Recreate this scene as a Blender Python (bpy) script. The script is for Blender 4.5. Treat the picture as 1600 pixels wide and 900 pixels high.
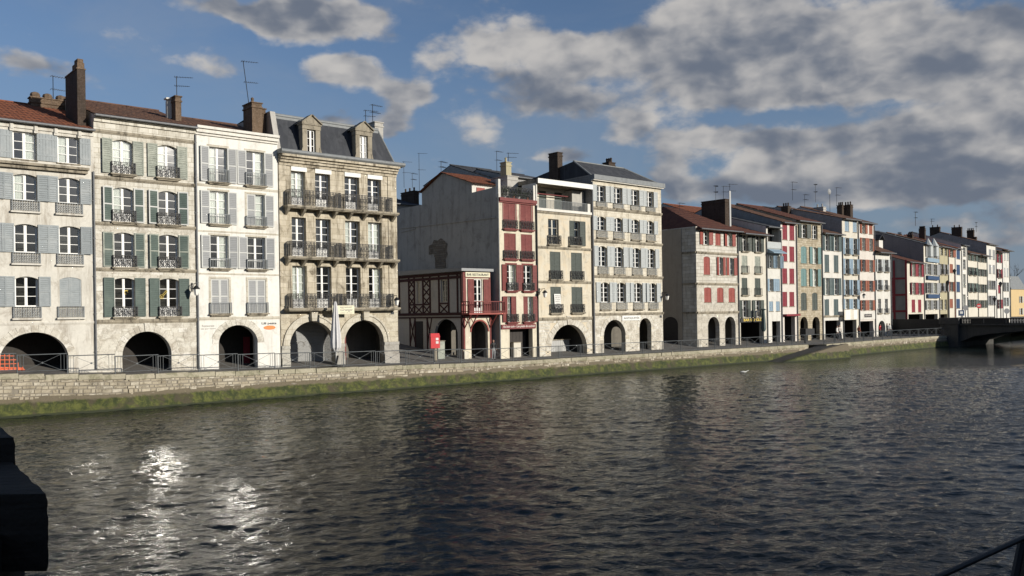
import bpy, math, random
from mathutils import Vector, Matrix
random.seed(7)
S = bpy.context.scene
for o in list(bpy.data.objects): bpy.data.objects.remove(o)

# ---------------------------------------------------------------- calibration of the place
FOC, HC, HZ, ROLL = 1355.0, 3.7, 490.0, .015          # focal (px at 1600 wide), eye height over the quay, horizon row, camera roll
WATER = -1.35
UX, UY = .75287, .65815                                # direction of the facades
INX, INY = -UY, UX                                     # away from the river
P0 = (-800/FOC*111400/2350, 111400/2350)               # facade line where the left picture edge meets it

# ---------------------------------------------------------------- camera
cam = bpy.data.cameras.new('camera'); camo = bpy.data.objects.new('camera', cam)
S.collection.objects.link(camo); S.camera = camo
cam.sensor_width = 36; cam.lens = 36*FOC/1600; cam.shift_y = (HZ-450)/1600
cam.clip_start = .1; cam.clip_end = 20000
camo.matrix_world = Matrix.Translation((0, 0, HC)) @ Matrix.Rotation(math.radians(90), 4, 'X') @ Matrix.Rotation(-ROLL, 4, 'Z')

# ---------------------------------------------------------------- light
SUN_EL = math.atan(.285/1.07)
sdir = Vector((.882*math.cos(SUN_EL), -.470*math.cos(SUN_EL), math.sin(SUN_EL)))   # towards the sun
sl = bpy.data.lights.new('sun', 'SUN'); sl.energy = 5.0; sl.angle = math.radians(.55); sl.color = (1, .94, .84)
so = bpy.data.objects.new('sun', sl); S.collection.objects.link(so)
so.rotation_euler = sdir.to_track_quat('Z', 'Y').to_euler(); so.location = (40, -40, 60)
S.view_settings.view_transform = 'Standard'; S.view_settings.look = 'None'
S.view_settings.exposure = 0; S.view_settings.gamma = 1
S.render.engine = 'CYCLES'
S.cycles.max_bounces = 7; S.cycles.transparent_max_bounces = 12; S.cycles.glossy_bounces = 4
S.cycles.sample_clamp_indirect = 45; S.cycles.sample_clamp_direct = 0; S.cycles.blur_glossy = 0

def pxdir(x, y):
    xu, yu = x-ROLL*(y-450), y+ROLL*(x-800)
    return ((xu-800)/FOC, 1.0, (HZ-yu)/FOC)

# ---------------------------------------------------------------- node helpers
class NT:
    def __init__(s, tree): s.t = tree; s.n = tree.nodes; s.l = tree.links
    def node(s, typ, **kw):
        nd = s.n.new(typ)
        for k, v in kw.items():
            if k == 'ins':
                for i, val in v.items():
                    if hasattr(val, 'is_linked') or hasattr(val, 'links'): s.l.new(val, nd.inputs[i])
                    else: nd.inputs[i].default_value = val
            else: setattr(nd, k, v)
        return nd
    def math(s, op, a, b=0.0, c=0.0, clamp=False):
        return s.node('ShaderNodeMath', operation=op, use_clamp=clamp, ins={0: a, 1: b, 2: c}).outputs[0]
    def vmath(s, op, a, b=(0, 0, 0)):
        nd = s.node('ShaderNodeVectorMath', operation=op, ins={0: a, 1: b})
        return nd.outputs['Value'] if op in ('LENGTH', 'DOT_PRODUCT', 'DISTANCE') else nd.outputs[0]
    def noise(s, vec, scale, detail=4, rough=.55, dist=0):
        return s.node('ShaderNodeTexNoise', ins={'Vector': vec, 'Scale': scale, 'Detail': detail, 'Roughness': rough, 'Distortion': dist}).outputs[0]
    def ramp(s, v, a, b, lo=0., hi=1., smooth=True):
        nd = s.node('ShaderNodeMapRange', ins={0: v, 1: a, 2: b, 3: lo, 4: hi})
        if smooth: nd.interpolation_type = 'SMOOTHSTEP'
        return nd.outputs[0]
    def mix(s, f, a, b, typ='MIX'):
        nd = s.node('ShaderNodeMix', data_type='RGBA', blend_type=typ)
        for i, val in ((0, f), (6, a), (7, b)):
            if hasattr(val, 'links'): s.l.new(val, nd.inputs[i])
            else: nd.inputs[i].default_value = val if i == 0 else (*val[:3], 1)
        return nd.outputs[2]

# ---------------------------------------------------------------- sky
w = bpy.data.worlds.new('World'); S.world = w; w.use_nodes = True
w.node_tree.nodes.clear(); N = NT(w.node_tree)
sky = N.node('ShaderNodeTexSky', sky_type='NISHITA', sun_disc=False, sun_elevation=SUN_EL,
             sun_rotation=math.atan2(sdir.x, sdir.y), altitude=0, air_density=1.0, dust_density=.25, ozone_density=2.2)
tc = N.node('ShaderNodeTexCoord').outputs['Generated']
dz = N.node('ShaderNodeSeparateXYZ', ins={0: tc})
dn = N.vmath('NORMALIZE', tc)
SK_S = N.node('ShaderNodeMapping', ins={0: dn, 3: (1, 1, 1.7)}).outputs[0]      # clouds are flatter than wide
warp = N.node('ShaderNodeTexNoise', ins={'Vector': SK_S, 'Scale': 9., 'Detail': 4., 'Roughness': .6}).outputs['Color']
wv = N.node('ShaderNodeVectorMath', operation='MULTIPLY_ADD', ins={0: warp, 1: (.06, .06, .05), 2: dn}).outputs[0]
wv = N.vmath('SUBTRACT', wv, (.03, .03, .025))
blobs = [  # (x, y) where the cloud stands in the sky, half sizes, weight
 (480, 26, 70, 24, .9), (390, 12, 100, 18, .75), (575, 45, 40, 26, .6), (50, 97, 50, 14, .5), (330, 92, 40, 12, .5),
 (545, 112, 50, 22, .9), (672, 92, 30, 32, .75), (632, 150, 34, 22, .8), (610, 193, 32, 14, .7), (515, 187, 30, 9, .6),
 (760, 62, 62, 26, .85), (845, 92, 75, 28, .95), (945, 88, 65, 28, .9), (865, 148, 72, 30, 1.1), (765, 208, 34, 20, .5),
 (640, 20, 150, 24, .2), (1130, 30, 110, 46, .8), (1230, 75, 150, 55, 1.15), (1350, 62, 90, 36, 1.0), (1075, 118, 100, 34, .8), (985, 196, 30, 26, .8),
 (1150, 150, 130, 28, .6), (1480, 90, 140, 26, .9), (1545, 40, 55, 20, .85), (1600, 60, 60, 24, .6),
 (1080, 232, 66, 28, .85), (1046, 285, 34, 22, .8), (1225, 250, 46, 32, 1.05), (880, 243, 44, 12, .6), (1200, 292, 110, 18, .7), (1140, 215, 60, 12, .5),
 (1380, 130, 110, 26, .8), (1560, 130, 110, 36, .9), (1490, 120, 60, 24, .8), (1440, 200, 170, 22, .85), (1400, 230, 200, 22, .9), (1540, 265, 160, 26, 1.0), (1340, 290, 150, 22, .85), (1560, 215, 100, 20, .8),
 (1470, 310, 150, 12, .7), (1560, 352, 60, 22, .8), (1430, 345, 46, 14, .6), (1580, 380, 40, 12, .6), (1720, 180, 120, 120, .9)]
cov = None
for (bx, by, rx, ry, wt) in blobs:
    d = Vector(pxdir(bx, by)).normalized()
    df = N.vmath('SUBTRACT', wv, tuple(d))
    df = N.vmath('MULTIPLY', df, (FOC/rx*.95, FOC/rx*.95, FOC/ry*.95))
    g = N.ramp(N.vmath('LENGTH', df), 1.8, .1, 0, wt*(1.45 if ry < 26 and bx < 1000 else .92))
    cov = g if cov is None else N.math('ADD', cov, g)
cov = N.math('MINIMUM', cov, 1.3)
n1 = N.noise(SK_S, 13., 10, .58, .1)
n2 = N.noise(SK_S, 42., 5, .6, .2)
def billow(vec, sc):
    a = N.noise(vec, sc, 1, .5, .0)
    return N.math('MULTIPLY', N.math('ABSOLUTE', N.math('SUBTRACT', a, .5)), 3.2)
def puff(vec):
    v = N.math('ADD', N.math('MULTIPLY', billow(vec, 17.), .55), N.math('MULTIPLY', billow(vec, 37.), .3))
    return N.math('ADD', v, N.math('MULTIPLY', billow(vec, 80.), .15))
SK_W = N.node('ShaderNodeVectorMath', operation='MULTIPLY_ADD', ins={0: warp, 1: (.03, .03, .03), 2: SK_S}).outputs[0]
pf = puff(SK_W)
SK_L = N.vmath('ADD', SK_W, (.008, -.002, .017))
pfb = puff(SK_L); n0 = N.noise(SK_S, 9., 3, .5, 0); n0b = N.noise(N.vmath('ADD', SK_S, (.012, -.003, .03)), 9., 3, .5, 0)
base = N.ramp(N.noise(SK_S, 2.3, 3, .5), .45, .7, 0, .55)
outm = N.ramp(dz.outputs[1], .78, .45, 0, 1)
cov = N.math('ADD', cov, N.math('MULTIPLY', base, outm))
dens = N.math('ADD', N.math('MULTIPLY', cov, .92), N.math('MULTIPLY', N.math('SUBTRACT', n1, .5), 1.75))
dens = N.math('ADD', dens, N.math('MULTIPLY', N.math('SUBTRACT', pf, .35), .42))
dens = N.math('ADD', dens, N.math('MULTIPLY', N.math('SUBTRACT', n2, .5), .22))
alpha = N.ramp(dens, .15, .74)
alpha = N.math('MULTIPLY', alpha, .96)
alpha = N.math('MULTIPLY', alpha, N.ramp(dz.outputs[2], -.02, .03))
thick = N.ramp(dens, .45, 1.35)
edge = N.math('ADD', N.math('MULTIPLY', N.math('SUBTRACT', n0, n0b), 3.3), N.math('MULTIPLY', N.math('SUBTRACT', pf, pfb), .6))
litf = N.math('ADD', N.math('SUBTRACT', .54, N.math('MULTIPLY', thick, .30)), edge)
litf = N.math('ADD', litf, N.math('MULTIPLY', N.math('SUBTRACT', n1, .5), .9))
litf = N.math('SUBTRACT', litf, N.ramp(dz.outputs[2], .30, .12, 0, .26))   # the low bank is seen from its shaded side
litf = N.ramp(litf, -.35, 1.1)
low = N.ramp(dz.outputs[2], .36, .0, 0, 1)
ccol = N.mix(litf, (1.45, 1.70, 2.2), (5.4, 5.2, 5.0))
skyc = N.mix(1.0, sky.outputs[0], (.80, .82, .93), 'MULTIPLY')
skyc = N.mix(N.math('MULTIPLY', low, .75), skyc, (1.6, 2.2, 3.25))                       # paler towards the horizon
skyc = N.mix(N.ramp(N.noise(SK_S, 4.0, 5, .6, .5), .42, .75, 0, .22), skyc, (3.2, 3.5, 3.9))   # thin high veil
fin = N.mix(alpha, skyc, ccol)
bg = N.node('ShaderNodeBackground', ins={0: fin, 1: .1})
out = N.node('ShaderNodeOutputWorld', ins={0: bg.outputs[0]})

# ---------------------------------------------------------------- materials
MATS = {}
def base_mat(name):
    m = bpy.data.materials.new(name); m.use_nodes = True
    m.node_tree.nodes.clear(); n = NT(m.node_tree)
    b = n.node('ShaderNodeBsdfPrincipled'); o = n.node('ShaderNodeOutputMaterial', ins={0: b.outputs[0]})
    MATS[name] = m
    return m, n, b
def spos(n):
    """position along the street, up, inward"""
    p = n.node('ShaderNodeNewGeometry').outputs['Position']
    r = n.node('ShaderNodeVectorRotate', rotation_type='Z_AXIS', ins={'Vector': p, 'Angle': -math.atan2(UY, UX)}).outputs[0]
    s = n.node('ShaderNodeSeparateXYZ', ins={0: r})
    return p, s
def wall_mat(name, col, dark=None, amount=.5, streak=.45, block=None, tint=.12, bump=.25, rough=.92, patch=None, patch_amt=0):
    m, n, b = base_mat(name)
    dark = dark or tuple(c*.45 for c in col)
    p, s = spos(n)
    big = n.ramp(n.noise(p, .55, 5, .6, .4), .42, .72, 0, amount)
    fine = n.noise(p, 6., 6, .65)
    c = n.mix(big, col, tuple(x*.74+y*.1 for x, y in zip(col, dark)))
    c = n.mix(n.ramp(fine, .35, .75, 0, .45), c, tuple(x*.78 for x in col))
    sv = n.node('ShaderNodeCombineXYZ', ins={0: s.outputs[0], 1: s.outputs[1], 2: n.math('MULTIPLY', s.outputs[2], .13)}).outputs[0]
    st = n.ramp(n.noise(sv, 2.2, 6, .72), .47, .70, 0, streak)
    st2 = n.ramp(n.noise(p, 1.1, 7, .72, .6), .51, .70, 0, streak*.9)
    c = n.mix(st, c, dark); c = n.mix(st2, c, dark)
    if patch:
        c = n.mix(n.ramp(n.noise(p, .8, 3, .5, 1.), .52, .56, 0, patch_amt), c, patch)
    h = n.math('ADD', n.math('MULTIPLY', n.noise(p, 14, 5, .7), .5), n.math('MULTIPLY', n.noise(p, 2.5, 4, .6), .5))
    if block:
        bv = n.node('ShaderNodeCombineXYZ', ins={0: n.math('ADD', s.outputs[0], s.outputs[1]), 1: s.outputs[2]}).outputs[0]
        wob = n.node('ShaderNodeVectorMath', operation='MULTIPLY_ADD', ins={0: n.node('ShaderNodeTexNoise', ins={'Vector': p, 'Scale': 1.7}).outputs['Color'], 1: (.05, .05, 0), 2: bv}).outputs[0]
        br = n.node('ShaderNodeTexBrick', ins={'Vector': wob, 'Color1': (1, 1, 1, 1), 'Color2': (1-tint*2, 1-tint*2.2, 1-tint*2.6, 1), 'Mortar': (.62, .58, .5, 1),
              'Scale': 1.0, 'Mortar Size': .014, 'Mortar Smooth': .3, 'Bias': -.2, 'Brick Width': block[0], 'Row Height': block[1]})
        br.offset_frequency = 2; br.squash = .8; br.squash_frequency = 3
        c = n.mix(.85, c, br.outputs[0], 'MULTIPLY')
        h = n.math('SUBTRACT', h, n.math('MULTIPLY', br.outputs[1], 1.0))
    bm = n.node('ShaderNodeBump', ins={'Strength': bump*1.6, 'Distance': .03, 'Height': h})
    n.l.new(c, b.inputs['Base Color']); n.l.new(bm.outputs[0], b.inputs['Normal'])
    b.inputs['Roughness'].default_value = rough
    b.inputs['Specular IOR Level'].default_value = .25
    return m
def paint(name, col, rough=.6, var=.2, bump=.1, scale=5, metal=0, fade=None):
    m, n, b = base_mat(name)
    p = n.node('ShaderNodeNewGeometry').outputs['Position']
    c = n.mix(n.ramp(n.noise(p, scale, 6, .7), .4, .75, 0, 1), col, tuple(x*(1-var) for x in col))
    if fade: c = n.mix(n.ramp(n.noise(p, 1.3, 4, .6), .45, .7, 0, .6), c, fade)
    bm = n.node('ShaderNodeBump', ins={'Strength': bump, 'Distance': .02, 'Height': n.noise(p, scale*4, 4, .7)})
    n.l.new(c, b.inputs['Base Color']); n.l.new(bm.outputs[0], b.inputs['Normal'])
    b.inputs['Roughness'].default_value = rough; b.inputs['Metallic'].default_value = metal
    b.inputs['Specular IOR Level'].default_value = .35
    return m
W_B1 = wall_mat('lime render', (.62, .59, .52), (.24, .20, .15), .6, .6)
W_B2 = wall_mat('pale ashlar', (.66, .63, .55), (.22, .19, .14), .6, .7, block=(.62, .30), tint=.10, bump=.28)
W_B3 = wall_mat('white render', (.75, .73, .67), (.40, .37, .31), .45, .45)
W_B4 = wall_mat('ochre limestone', (.56, .50, .39), (.09, .07, .045), .85, .85, block=(.8, .38), tint=.12, bump=.25)
W_B4G = wall_mat('washed limestone', (.58, .54, .45), (.25, .21, .16), .5, .4, block=(.7, .36), tint=.08, bump=.25)
W_GREY = wall_mat('grey rough render', (.44, .42, .38), (.20, .185, .165), .55, .55)
W_B6 = wall_mat('cream render', (.66, .60, .47), (.30, .25, .18), .45, .5)
W_B7 = wall_mat('cream limestone', (.63, .57, .45), (.24, .2, .14), .5, .6, patch=(.62, .52, .37), patch_amt=.5)
W_RUBBLE = wall_mat('rubble courses', (.58, .53, .43), (.24, .21, .17), .5, .4, block=(.42, .19), tint=.16, bump=.45)
W_B8 = wall_mat('cream dressed stone', (.66, .61, .50), (.26, .22, .16), .55, .6, block=(.7, .33), tint=.07, bump=.15)
W_B8T = wall_mat('yellow render', (.68, .60, .43), (.4, .32, .2), .3, .25)
W_B9 = wall_mat('grey ashlar', (.62, .59, .52), (.26, .23, .19), .5, .45, block=(.75, .36), tint=.13, bump=.5)
W_B9S = wall_mat('brown cement render', (.38, .335, .27), (.20, .17, .14), .5, .35)
W_CREAM = wall_mat('warm cream render', (.63, .59, .50), (.38, .33, .25), .45, .45)
W_WHITE = wall_mat('far white render', (.66, .64, .58), (.38, .35, .30), .45, .45)
W_PINK = wall_mat('pinkish render', (.65, .60, .54), (.42, .34, .28), .4, .35)
W_YST = wall_mat('yellow rubble stone', (.50, .44, .33), (.24, .19, .12), .6, .5, block=(.5, .25), tint=.2, bump=.5)
W_OLIVE = wall_mat('olive render', (.42, .38, .25), (.2, .18, .12), .4, .3)
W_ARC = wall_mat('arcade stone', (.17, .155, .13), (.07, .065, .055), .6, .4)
W_SLATED = wall_mat('dark tarred wall', (.25, .24, .23), (.12, .12, .12), .5, .3)
W_SLATEW = wall_mat('slate hung wall', (.36, .355, .35), (.19, .19, .19), .5, .3, block=(.3, .2), tint=.1)
W_YEL = wall_mat('ochre yellow render', (.60, .45, .24), (.4, .3, .16), .3, .2)
TRIM = wall_mat('weathered stone trim', (.33, .29, .22), (.06, .052, .04), .9, .95, bump=.4)
TRIMW = wall_mat('painted cornice', (.72, .69, .62), (.35, .32, .28), .4, .4)
MORTAR = wall_mat('dark mortar', (.27, .24, .19), (.08, .07, .06), .5, .5)
def stone_mat(name, cols, rough=.95):
    m, n, b = base_mat(name)
    p = n.node('ShaderNodeNewGeometry').outputs['Position']
    oi = n.node('ShaderNodeObjectInfo').outputs['Random']
    att = n.node('ShaderNodeAttribute', attribute_name='tone').outputs['Fac']
    r = n.math('FRACT', n.math('ADD', n.math('MULTIPLY', oi, 7.3), att))
    c = n.mix(n.ramp(r, .1, .6, 0, 1, False), cols[0], cols[1])
    c = n.mix(n.ramp(r, .75, .95, 0, 1, False), c, cols[2])
    c = n.mix(n.ramp(n.noise(p, 1.5, 7, .75, .8), .46, .62, 0, .8), c, cols[3])
    c = n.mix(n.ramp(n.noise(p, 9, 5, .7), .4, .75, 0, .5), c, tuple(x*.55 for x in cols[0]))
    bm = n.node('ShaderNodeBump', ins={'Strength': .6, 'Distance': .03, 'Height': n.noise(p, 11, 6, .75)})
    n.l.new(c, b.inputs['Base Color']); n.l.new(bm.outputs[0], b.inputs['Normal'])
    b.inputs['Roughness'].default_value = rough; b.inputs['Specular IOR Level'].default_value = .2
    return m
QSTONE = stone_mat('quay stone', [(.46, .405, .305), (.36, .31, .225), (.56, .51, .41), (.15, .125, .085)])
VSTONE = stone_mat('voussoir stone', [(.64, .61, .53), (.57, .53, .45), (.69, .66, .59), (.34, .30, .24)])
COPE = stone_mat('coping stone', [(.40, .36, .27), (.36, .33, .24), (.44, .40, .30), (.20, .19, .12)])
def tile_mat(name, c1, c2, c3):
    m, n, b = base_mat(name)
    p, s = spos(n)
    v = n.node('ShaderNodeCombineXYZ', ins={0: s.outputs[0], 1: s.outputs[1]}).outputs[0]
    t = n.node('ShaderNodeTexVoronoi', ins={'Vector': v, 'Scale': 3.6}).outputs['Color']
    t = n.node('ShaderNodeSeparateColor', ins={0: t}).outputs[0]
    c = n.mix(t, c1, c2)
    c = n.mix(n.ramp(n.noise(p, 1.2, 6, .7), .5, .75, 0, .8), c, c3)
    bm = n.node('ShaderNodeBump', ins={'Strength': .5, 'Distance': .02, 'Height': n.noise(p, 12, 4, .7)})
    n.l.new(c, b.inputs['Base Color']); n.l.new(bm.outputs[0], b.inputs['Normal']); b.inputs['Roughness'].default_value = .9
    b.inputs['Specular IOR Level'].default_value = .2
    return m
TILE_O = tile_mat('orange clay tile', (.23, .085, .045), (.16, .06, .035), (.09, .05, .035))
TILE_B = tile_mat('brown clay tile', (.15, .082, .055), (.10, .058, .042), (.07, .058, .048))
TILE_M = tile_mat('dull red clay tile', (.135, .060, .040), (.10, .042, .032), (.06, .042, .034))
SLATE = tile_mat('slate', (.045, .048, .055), (.065, .068, .075), (.03, .032, .036))
ZINC = paint('zinc', (.21, .22, .22), .6, .3, .1, 3, 0)
BRICK = wall_mat('chimney brick', (.21, .15, .105), (.07, .055, .045), .6, .5, block=(.22, .075), tint=.2, bump=.5)
BRICKD = wall_mat('dark chimney brick', (.10, .075, .06), (.04, .035, .03), .6, .5, block=(.22, .075), tint=.2, bump=.5)
IRON = paint('dark iron', (.018, .018, .019), .55, .3)
IRONG = paint('grey painted iron', (.20, .215, .22), .55, .3)
RAIL_M = paint('galvanised grey paint', (.09, .10, .105), .5, .35)
PIPE = paint('drainpipe zinc', (.14, .145, .15), .5, .4)
WOODW = paint('white window paint', (.78, .77, .73), .45, .12)
WOODC = paint('cream window paint', (.62, .58, .48), .5, .15)
SH_BLUE = paint('grey blue shutter', (.27, .295, .30), .6, .18, fade=(.34, .355, .35))
SH_GREEN = paint('dark green shutter', (.07, .10, .085), .6, .3, fade=(.12, .15, .125))
SH_PALEG = paint('faded green shutter', (.29, .31, .26), .7, .4, fade=(.42, .43, .36))
SH_GREY = paint('light grey shutter', (.52, .52, .49), .6, .12)
SH_SLAT = paint('mid grey slats', (.29, .295, .295), .6, .1)
SH_RED = paint('basque red paint', (.165, .030, .026), .6, .3, fade=(.20, .05, .04))
SH_RED2 = paint('vermilion shutter', (.27, .060, .045), .6, .2, fade=(.32, .085, .065))
SH_CRIM = paint('crimson shutter', (.215, .020, .032), .6, .2)
SH_OLIV = paint('dark grey green shutter', (.065, .078, .066), .6, .3)
SH_PB = paint('pale grey blue shutter', (.43, .45, .44), .6, .12)
SH_SKY = paint('light blue shutter', (.235, .32, .39), .6, .15)
SH_TEAL = paint('teal shutter', (.14, .24, .23), .6, .2)
SH_DT = paint('slate green shutter', (.07, .10, .10), .6, .2)
SH_ROYAL = paint('royal blue shutter', (.03, .065, .14), .6, .2)
SH_BROWN = paint('brown red shutter', (.28, .09, .05), .6, .25)
DARKWOOD = paint('dark door wood', (.04, .034, .03), .7, .4)
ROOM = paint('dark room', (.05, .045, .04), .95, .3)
CURT = paint('curtain cloth', (.72, .71, .68), .9, .1)
BLACK = paint('black', (.012, .012, .012), .6, .2)
SIGNW = paint('white signboard', (.74, .73, .68), .6, .08)
SIGNC = paint('cream signboard', (.70, .66, .48), .6, .1)
SIGNR = paint('dark red signboard', (.17, .035, .035), .6, .15)
SIGNB = paint('dark signboard', (.03, .03, .03), .6, .2)
LET_W = paint('white lettering', (.72, .66, .60), .6, .05)
LET_B = paint('dark lettering', (.035, .04, .045), .6, .05)
LET_G = paint('grey lettering', (.34, .32, .29), .6, .05)
LET_Y = paint('yellow lettering', (.75, .55, .10), .6, .05)
ORANGE = paint('orange paint', (.70, .24, .07), .6, .1)
ORNET = paint('orange barrier', (.72, .13, .04), .6, .2)
REDBOX = paint('post red', (.62, .055, .06), .45, .1)
CLOTHW = paint('folded parasol cloth', (.58, .57, .56), .9, .12, fade=(.48, .48, .49))
ROLLER = paint('roller shutter metal', (.40, .40, .39), .5, .12, metal=.2)
GRASSY = paint('plant leaves', (.06, .10, .035), .8, .4)
SKIN = paint('skin', (.45, .28, .2), .6, .1)
TERRAC = paint('terracotta pot', (.35, .14, .08), .8, .2)
LAMPG = paint('frosted lamp glass', (.80, .78, .72), .35, .05)
ASPH = wall_mat('promenade paving', (.17, .16, .145), (.10, .095, .09), .6, .2, block=(.6, .3), tint=.06, bump=.2)
CONC = wall_mat('dark bridge concrete', (.085, .082, .075), (.03, .03, .028), .6, .5)
BLKST = wall_mat('shade-dark near stone', (.034, .030, .024), (.015, .015, .015), .5, .3, bump=.7)  # near-black base colour carries the shade the foreground blocks stand in
EARTH = paint('earth', (.10, .09, .07), .95, .3)
# clear window glass
GLASS, n, b = base_mat('window glass')
n.n.remove(b)
fr = n.node('ShaderNodeFresnel', ins={'IOR': 1.52}).outputs[0]
p = n.node('ShaderNodeNewGeometry').outputs['Position']
bm = n.node('ShaderNodeBump', ins={'Strength': .05, 'Distance': .05, 'Height': n.noise(p, 1.3, 2, .5)}).outputs[0]
gl = n.node('ShaderNodeBsdfGlossy', ins={'Color': (1, 1, 1, 1), 'Roughness': .085, 'Normal': bm})
tr = n.node('ShaderNodeBsdfTransparent', ins={'Color': (.80, .84, .82, 1)})
mx = n.node('ShaderNodeMixShader', ins={0: n.math('MINIMUM', n.math('ADD', n.math('MULTIPLY', fr, 2.0), .03), 1), 1: tr.outputs[0], 2: gl.outputs[0]})
n.l.new(mx.outputs[0], [x for x in n.n if x.type == 'OUTPUT_MATERIAL'][0].inputs[0])
# water
WATERM, n, b = base_mat('river water')
p = n.node('ShaderNodeNewGeometry').outputs['Position']
pr = n.node('ShaderNodeMapping', ins={0: p, 2: (0, 0, math.radians(-20)), 3: (.8, 1.0, 1)}).outputs[0]
h = n.math('ADD', n.math('MULTIPLY', n.noise(pr, 2.3, 2, .5, .6), .55), n.math('MULTIPLY', n.noise(pr, 5.5, 5, .62, .6), .36))
patchy = n.ramp(n.noise(p, .06, 3, .5), .3, .7, .40, 1.2)
bm = n.node('ShaderNodeBump', ins={'Strength': 1.0, 'Distance': .10, 'Height': n.math('MULTIPLY', h, patchy)})
n.l.new(bm.outputs[0], b.inputs['Normal'])
b.inputs['Base Color'].default_value = (.014, .020, .016, 1); b.inputs['Specular IOR Level'].default_value = .16; b.inputs['Roughness'].default_value = .02; b.inputs['IOR'].default_value = 1.33
# moss on the quay foot
MOSS, n, b = base_mat('quay moss')
p, s = spos(n)
c = n.mix(n.ramp(n.noise(p, 2.2, 7, .75, .4), .40, .64), (.028, .038, .008), (.105, .113, .024))
c = n.mix(n.ramp(n.noise(p, .9, 5, .65, .4), .50, .66), c, (.06, .05, .028))
c = n.mix(n.ramp(n.math('ADD', s.outputs[2], n.math('MULTIPLY', n.noise(p, 1.5, 5, .6), .45)), -.50, -.34), c, (.14, .115, .075))
c = n.mix(n.ramp(n.noise(p, 7, 4, .6), .66, .72, 0, .6), c, (.26, .24, .14))
c = n.mix(n.ramp(s.outputs[2], -1.30, -1.20, 1, 0), c, (.025, .03, .012))
bm = n.node('ShaderNodeBump', ins={'Strength': .9, 'Distance': .05, 'Height': n.noise(p, 8, 6, .75)})
n.l.new(c, b.inputs['Base Color']); n.l.new(bm.outputs[0], b.inputs['Normal']); b.inputs['Roughness'].default_value = .85

# ---------------------------------------------------------------- mesh helpers
class MB:
    def __init__(s): s.v = []; s.f = []; s.m = []; s.tone = None
    def face(s, pts, mi=0):
        k = len(s.v); s.v += [tuple(p) for p in pts]; s.f.append(tuple(range(k, k+len(pts)))); s.m.append(mi)
    def box(s, x0, x1, y0, y1, z0, z1, mi=0):
        k = len(s.v)
        s.v += [(x, y, z) for z in (z0, z1) for (x, y) in ((x0, y0), (x1, y0), (x1, y1), (x0, y1))]
        for q in ((0, 3, 2, 1), (4, 5, 6, 7), (0, 1, 5, 4), (1, 2, 6, 5), (2, 3, 7, 6), (3, 0, 4, 7)):
            s.f.append(tuple(k+i for i in q)); s.m.append(mi)
    def hexa(s, p, mi=0):
        k = len(s.v); s.v += [tuple(q) for q in p]
        for q in ((0, 3, 2, 1), (4, 5, 6, 7), (0, 1, 5, 4), (1, 2, 6, 5), (2, 3, 7, 6), (3, 0, 4, 7)):
            s.f.append(tuple(k+i for i in q)); s.m.append(mi)
    def bar(s, a, b, r, n=4, mi=0, r2=None):
        a, b = Vector(a), Vector(b); d = (b-a)
        if d.length < 1e-6: return
        d.normalize(); up = Vector((0, 0, 1)) if abs(d.z) < .9 else Vector((1, 0, 0))
        u = d.cross(up).normalized(); v = d.cross(u); r2 = r if r2 is None else r2
        k = len(s.v)
        for (c, rr) in ((a, r), (b, r2)):
            for i in range(n):
                t = 2*math.pi*(i+.5)/n; s.v.append(tuple(c+u*math.cos(t)*rr+v*math.sin(t)*rr))
        for i in range(n):
            j = (i+1) % n; s.f.append((k+i, k+j, k+n+j, k+n+i)); s.m.append(mi)
        s.f.append(tuple(k+i for i in range(n))[::-1]); s.f.append(tuple(k+n+i for i in range(n))); s.m += [mi, mi]
    def lathe(s, prof, n=10, c=(0, 0), mi=0, fold=0):
        k = len(s.v)
        for (r, z) in prof:
            for i in range(n):
                t = 2*math.pi*i/n; rr = r*(1+fold*(1 if i % 2 else -1))
                s.v.append((c[0]+rr*math.cos(t), c[1]+rr*math.sin(t), z))
        for a in range(len(prof)-1):
            for i in range(n):
                j = (i+1) % n; s.f.append((k+a*n+i, k+a*n+j, k+(a+1)*n+j, k+(a+1)*n+i)); s.m.append(mi)
    def ring(s, cx, cz, r, y, t=.012, n=8, mi=0, a0=0, a1=2*math.pi):
        pts = [(cx+r*math.cos(a0+(a1-a0)*i/n), y, cz+r*math.sin(a0+(a1-a0)*i/n)) for i in range(n+1)]
        for i in range(n): s.bar(pts[i], pts[i+1], t, 3, mi)
    def mesh(s, name, mats, smooth=False):
        me = bpy.data.meshes.new(name); me.from_pydata(s.v, [], s.f)
        for m in (mats if isinstance(mats, (list, tuple)) else [mats]): me.materials.append(m)
        if any(s.m): me.polygons.foreach_set('material_index', s.m)
        if smooth: me.polygons.foreach_set('use_smooth', [True]*len(me.polygons))
        if s.tone:
            at = me.attributes.new('tone', 'FLOAT', 'POINT'); at.data.foreach_set('value', s.tone)
        me.update(); return me
    def build(s, name, mats, parent=None, loc=(0, 0, 0), rz=0, smooth=False, kind=None):
        return place(name, s.mesh(name, mats, smooth), parent, loc, rz, kind)
COL = S.collection
def place(name, me, parent=None, loc=(0, 0, 0), rz=0, kind=None):
    o = bpy.data.objects.new(name, me); COL.objects.link(o)
    o.parent = parent; o.location = loc; o.rotation_euler = (0, 0, rz)
    if kind: o['kind'] = kind
    return o
def empty(name, label, cat, loc=(0, 0, 0), rz=0, group=None):
    o = bpy.data.objects.new(name, None); COL.objects.link(o); o.location = loc; o.rotation_euler = (0, 0, rz)
    return tag(o, label, cat, group)
def tag(o, label, cat, group=None):
    o['label'] = label; o['category'] = cat
    if group: o['group'] = group
    return o
CACHE = {}
def cached(key, fn):
    if key not in CACHE: CACHE[key] = fn()
    return CACHE[key]
def copy_tree(o, parent=None):
    c = o.copy(); COL.objects.link(c); c.parent = parent
    for ch in list(o.children): copy_tree(ch, c)
    return c
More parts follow.
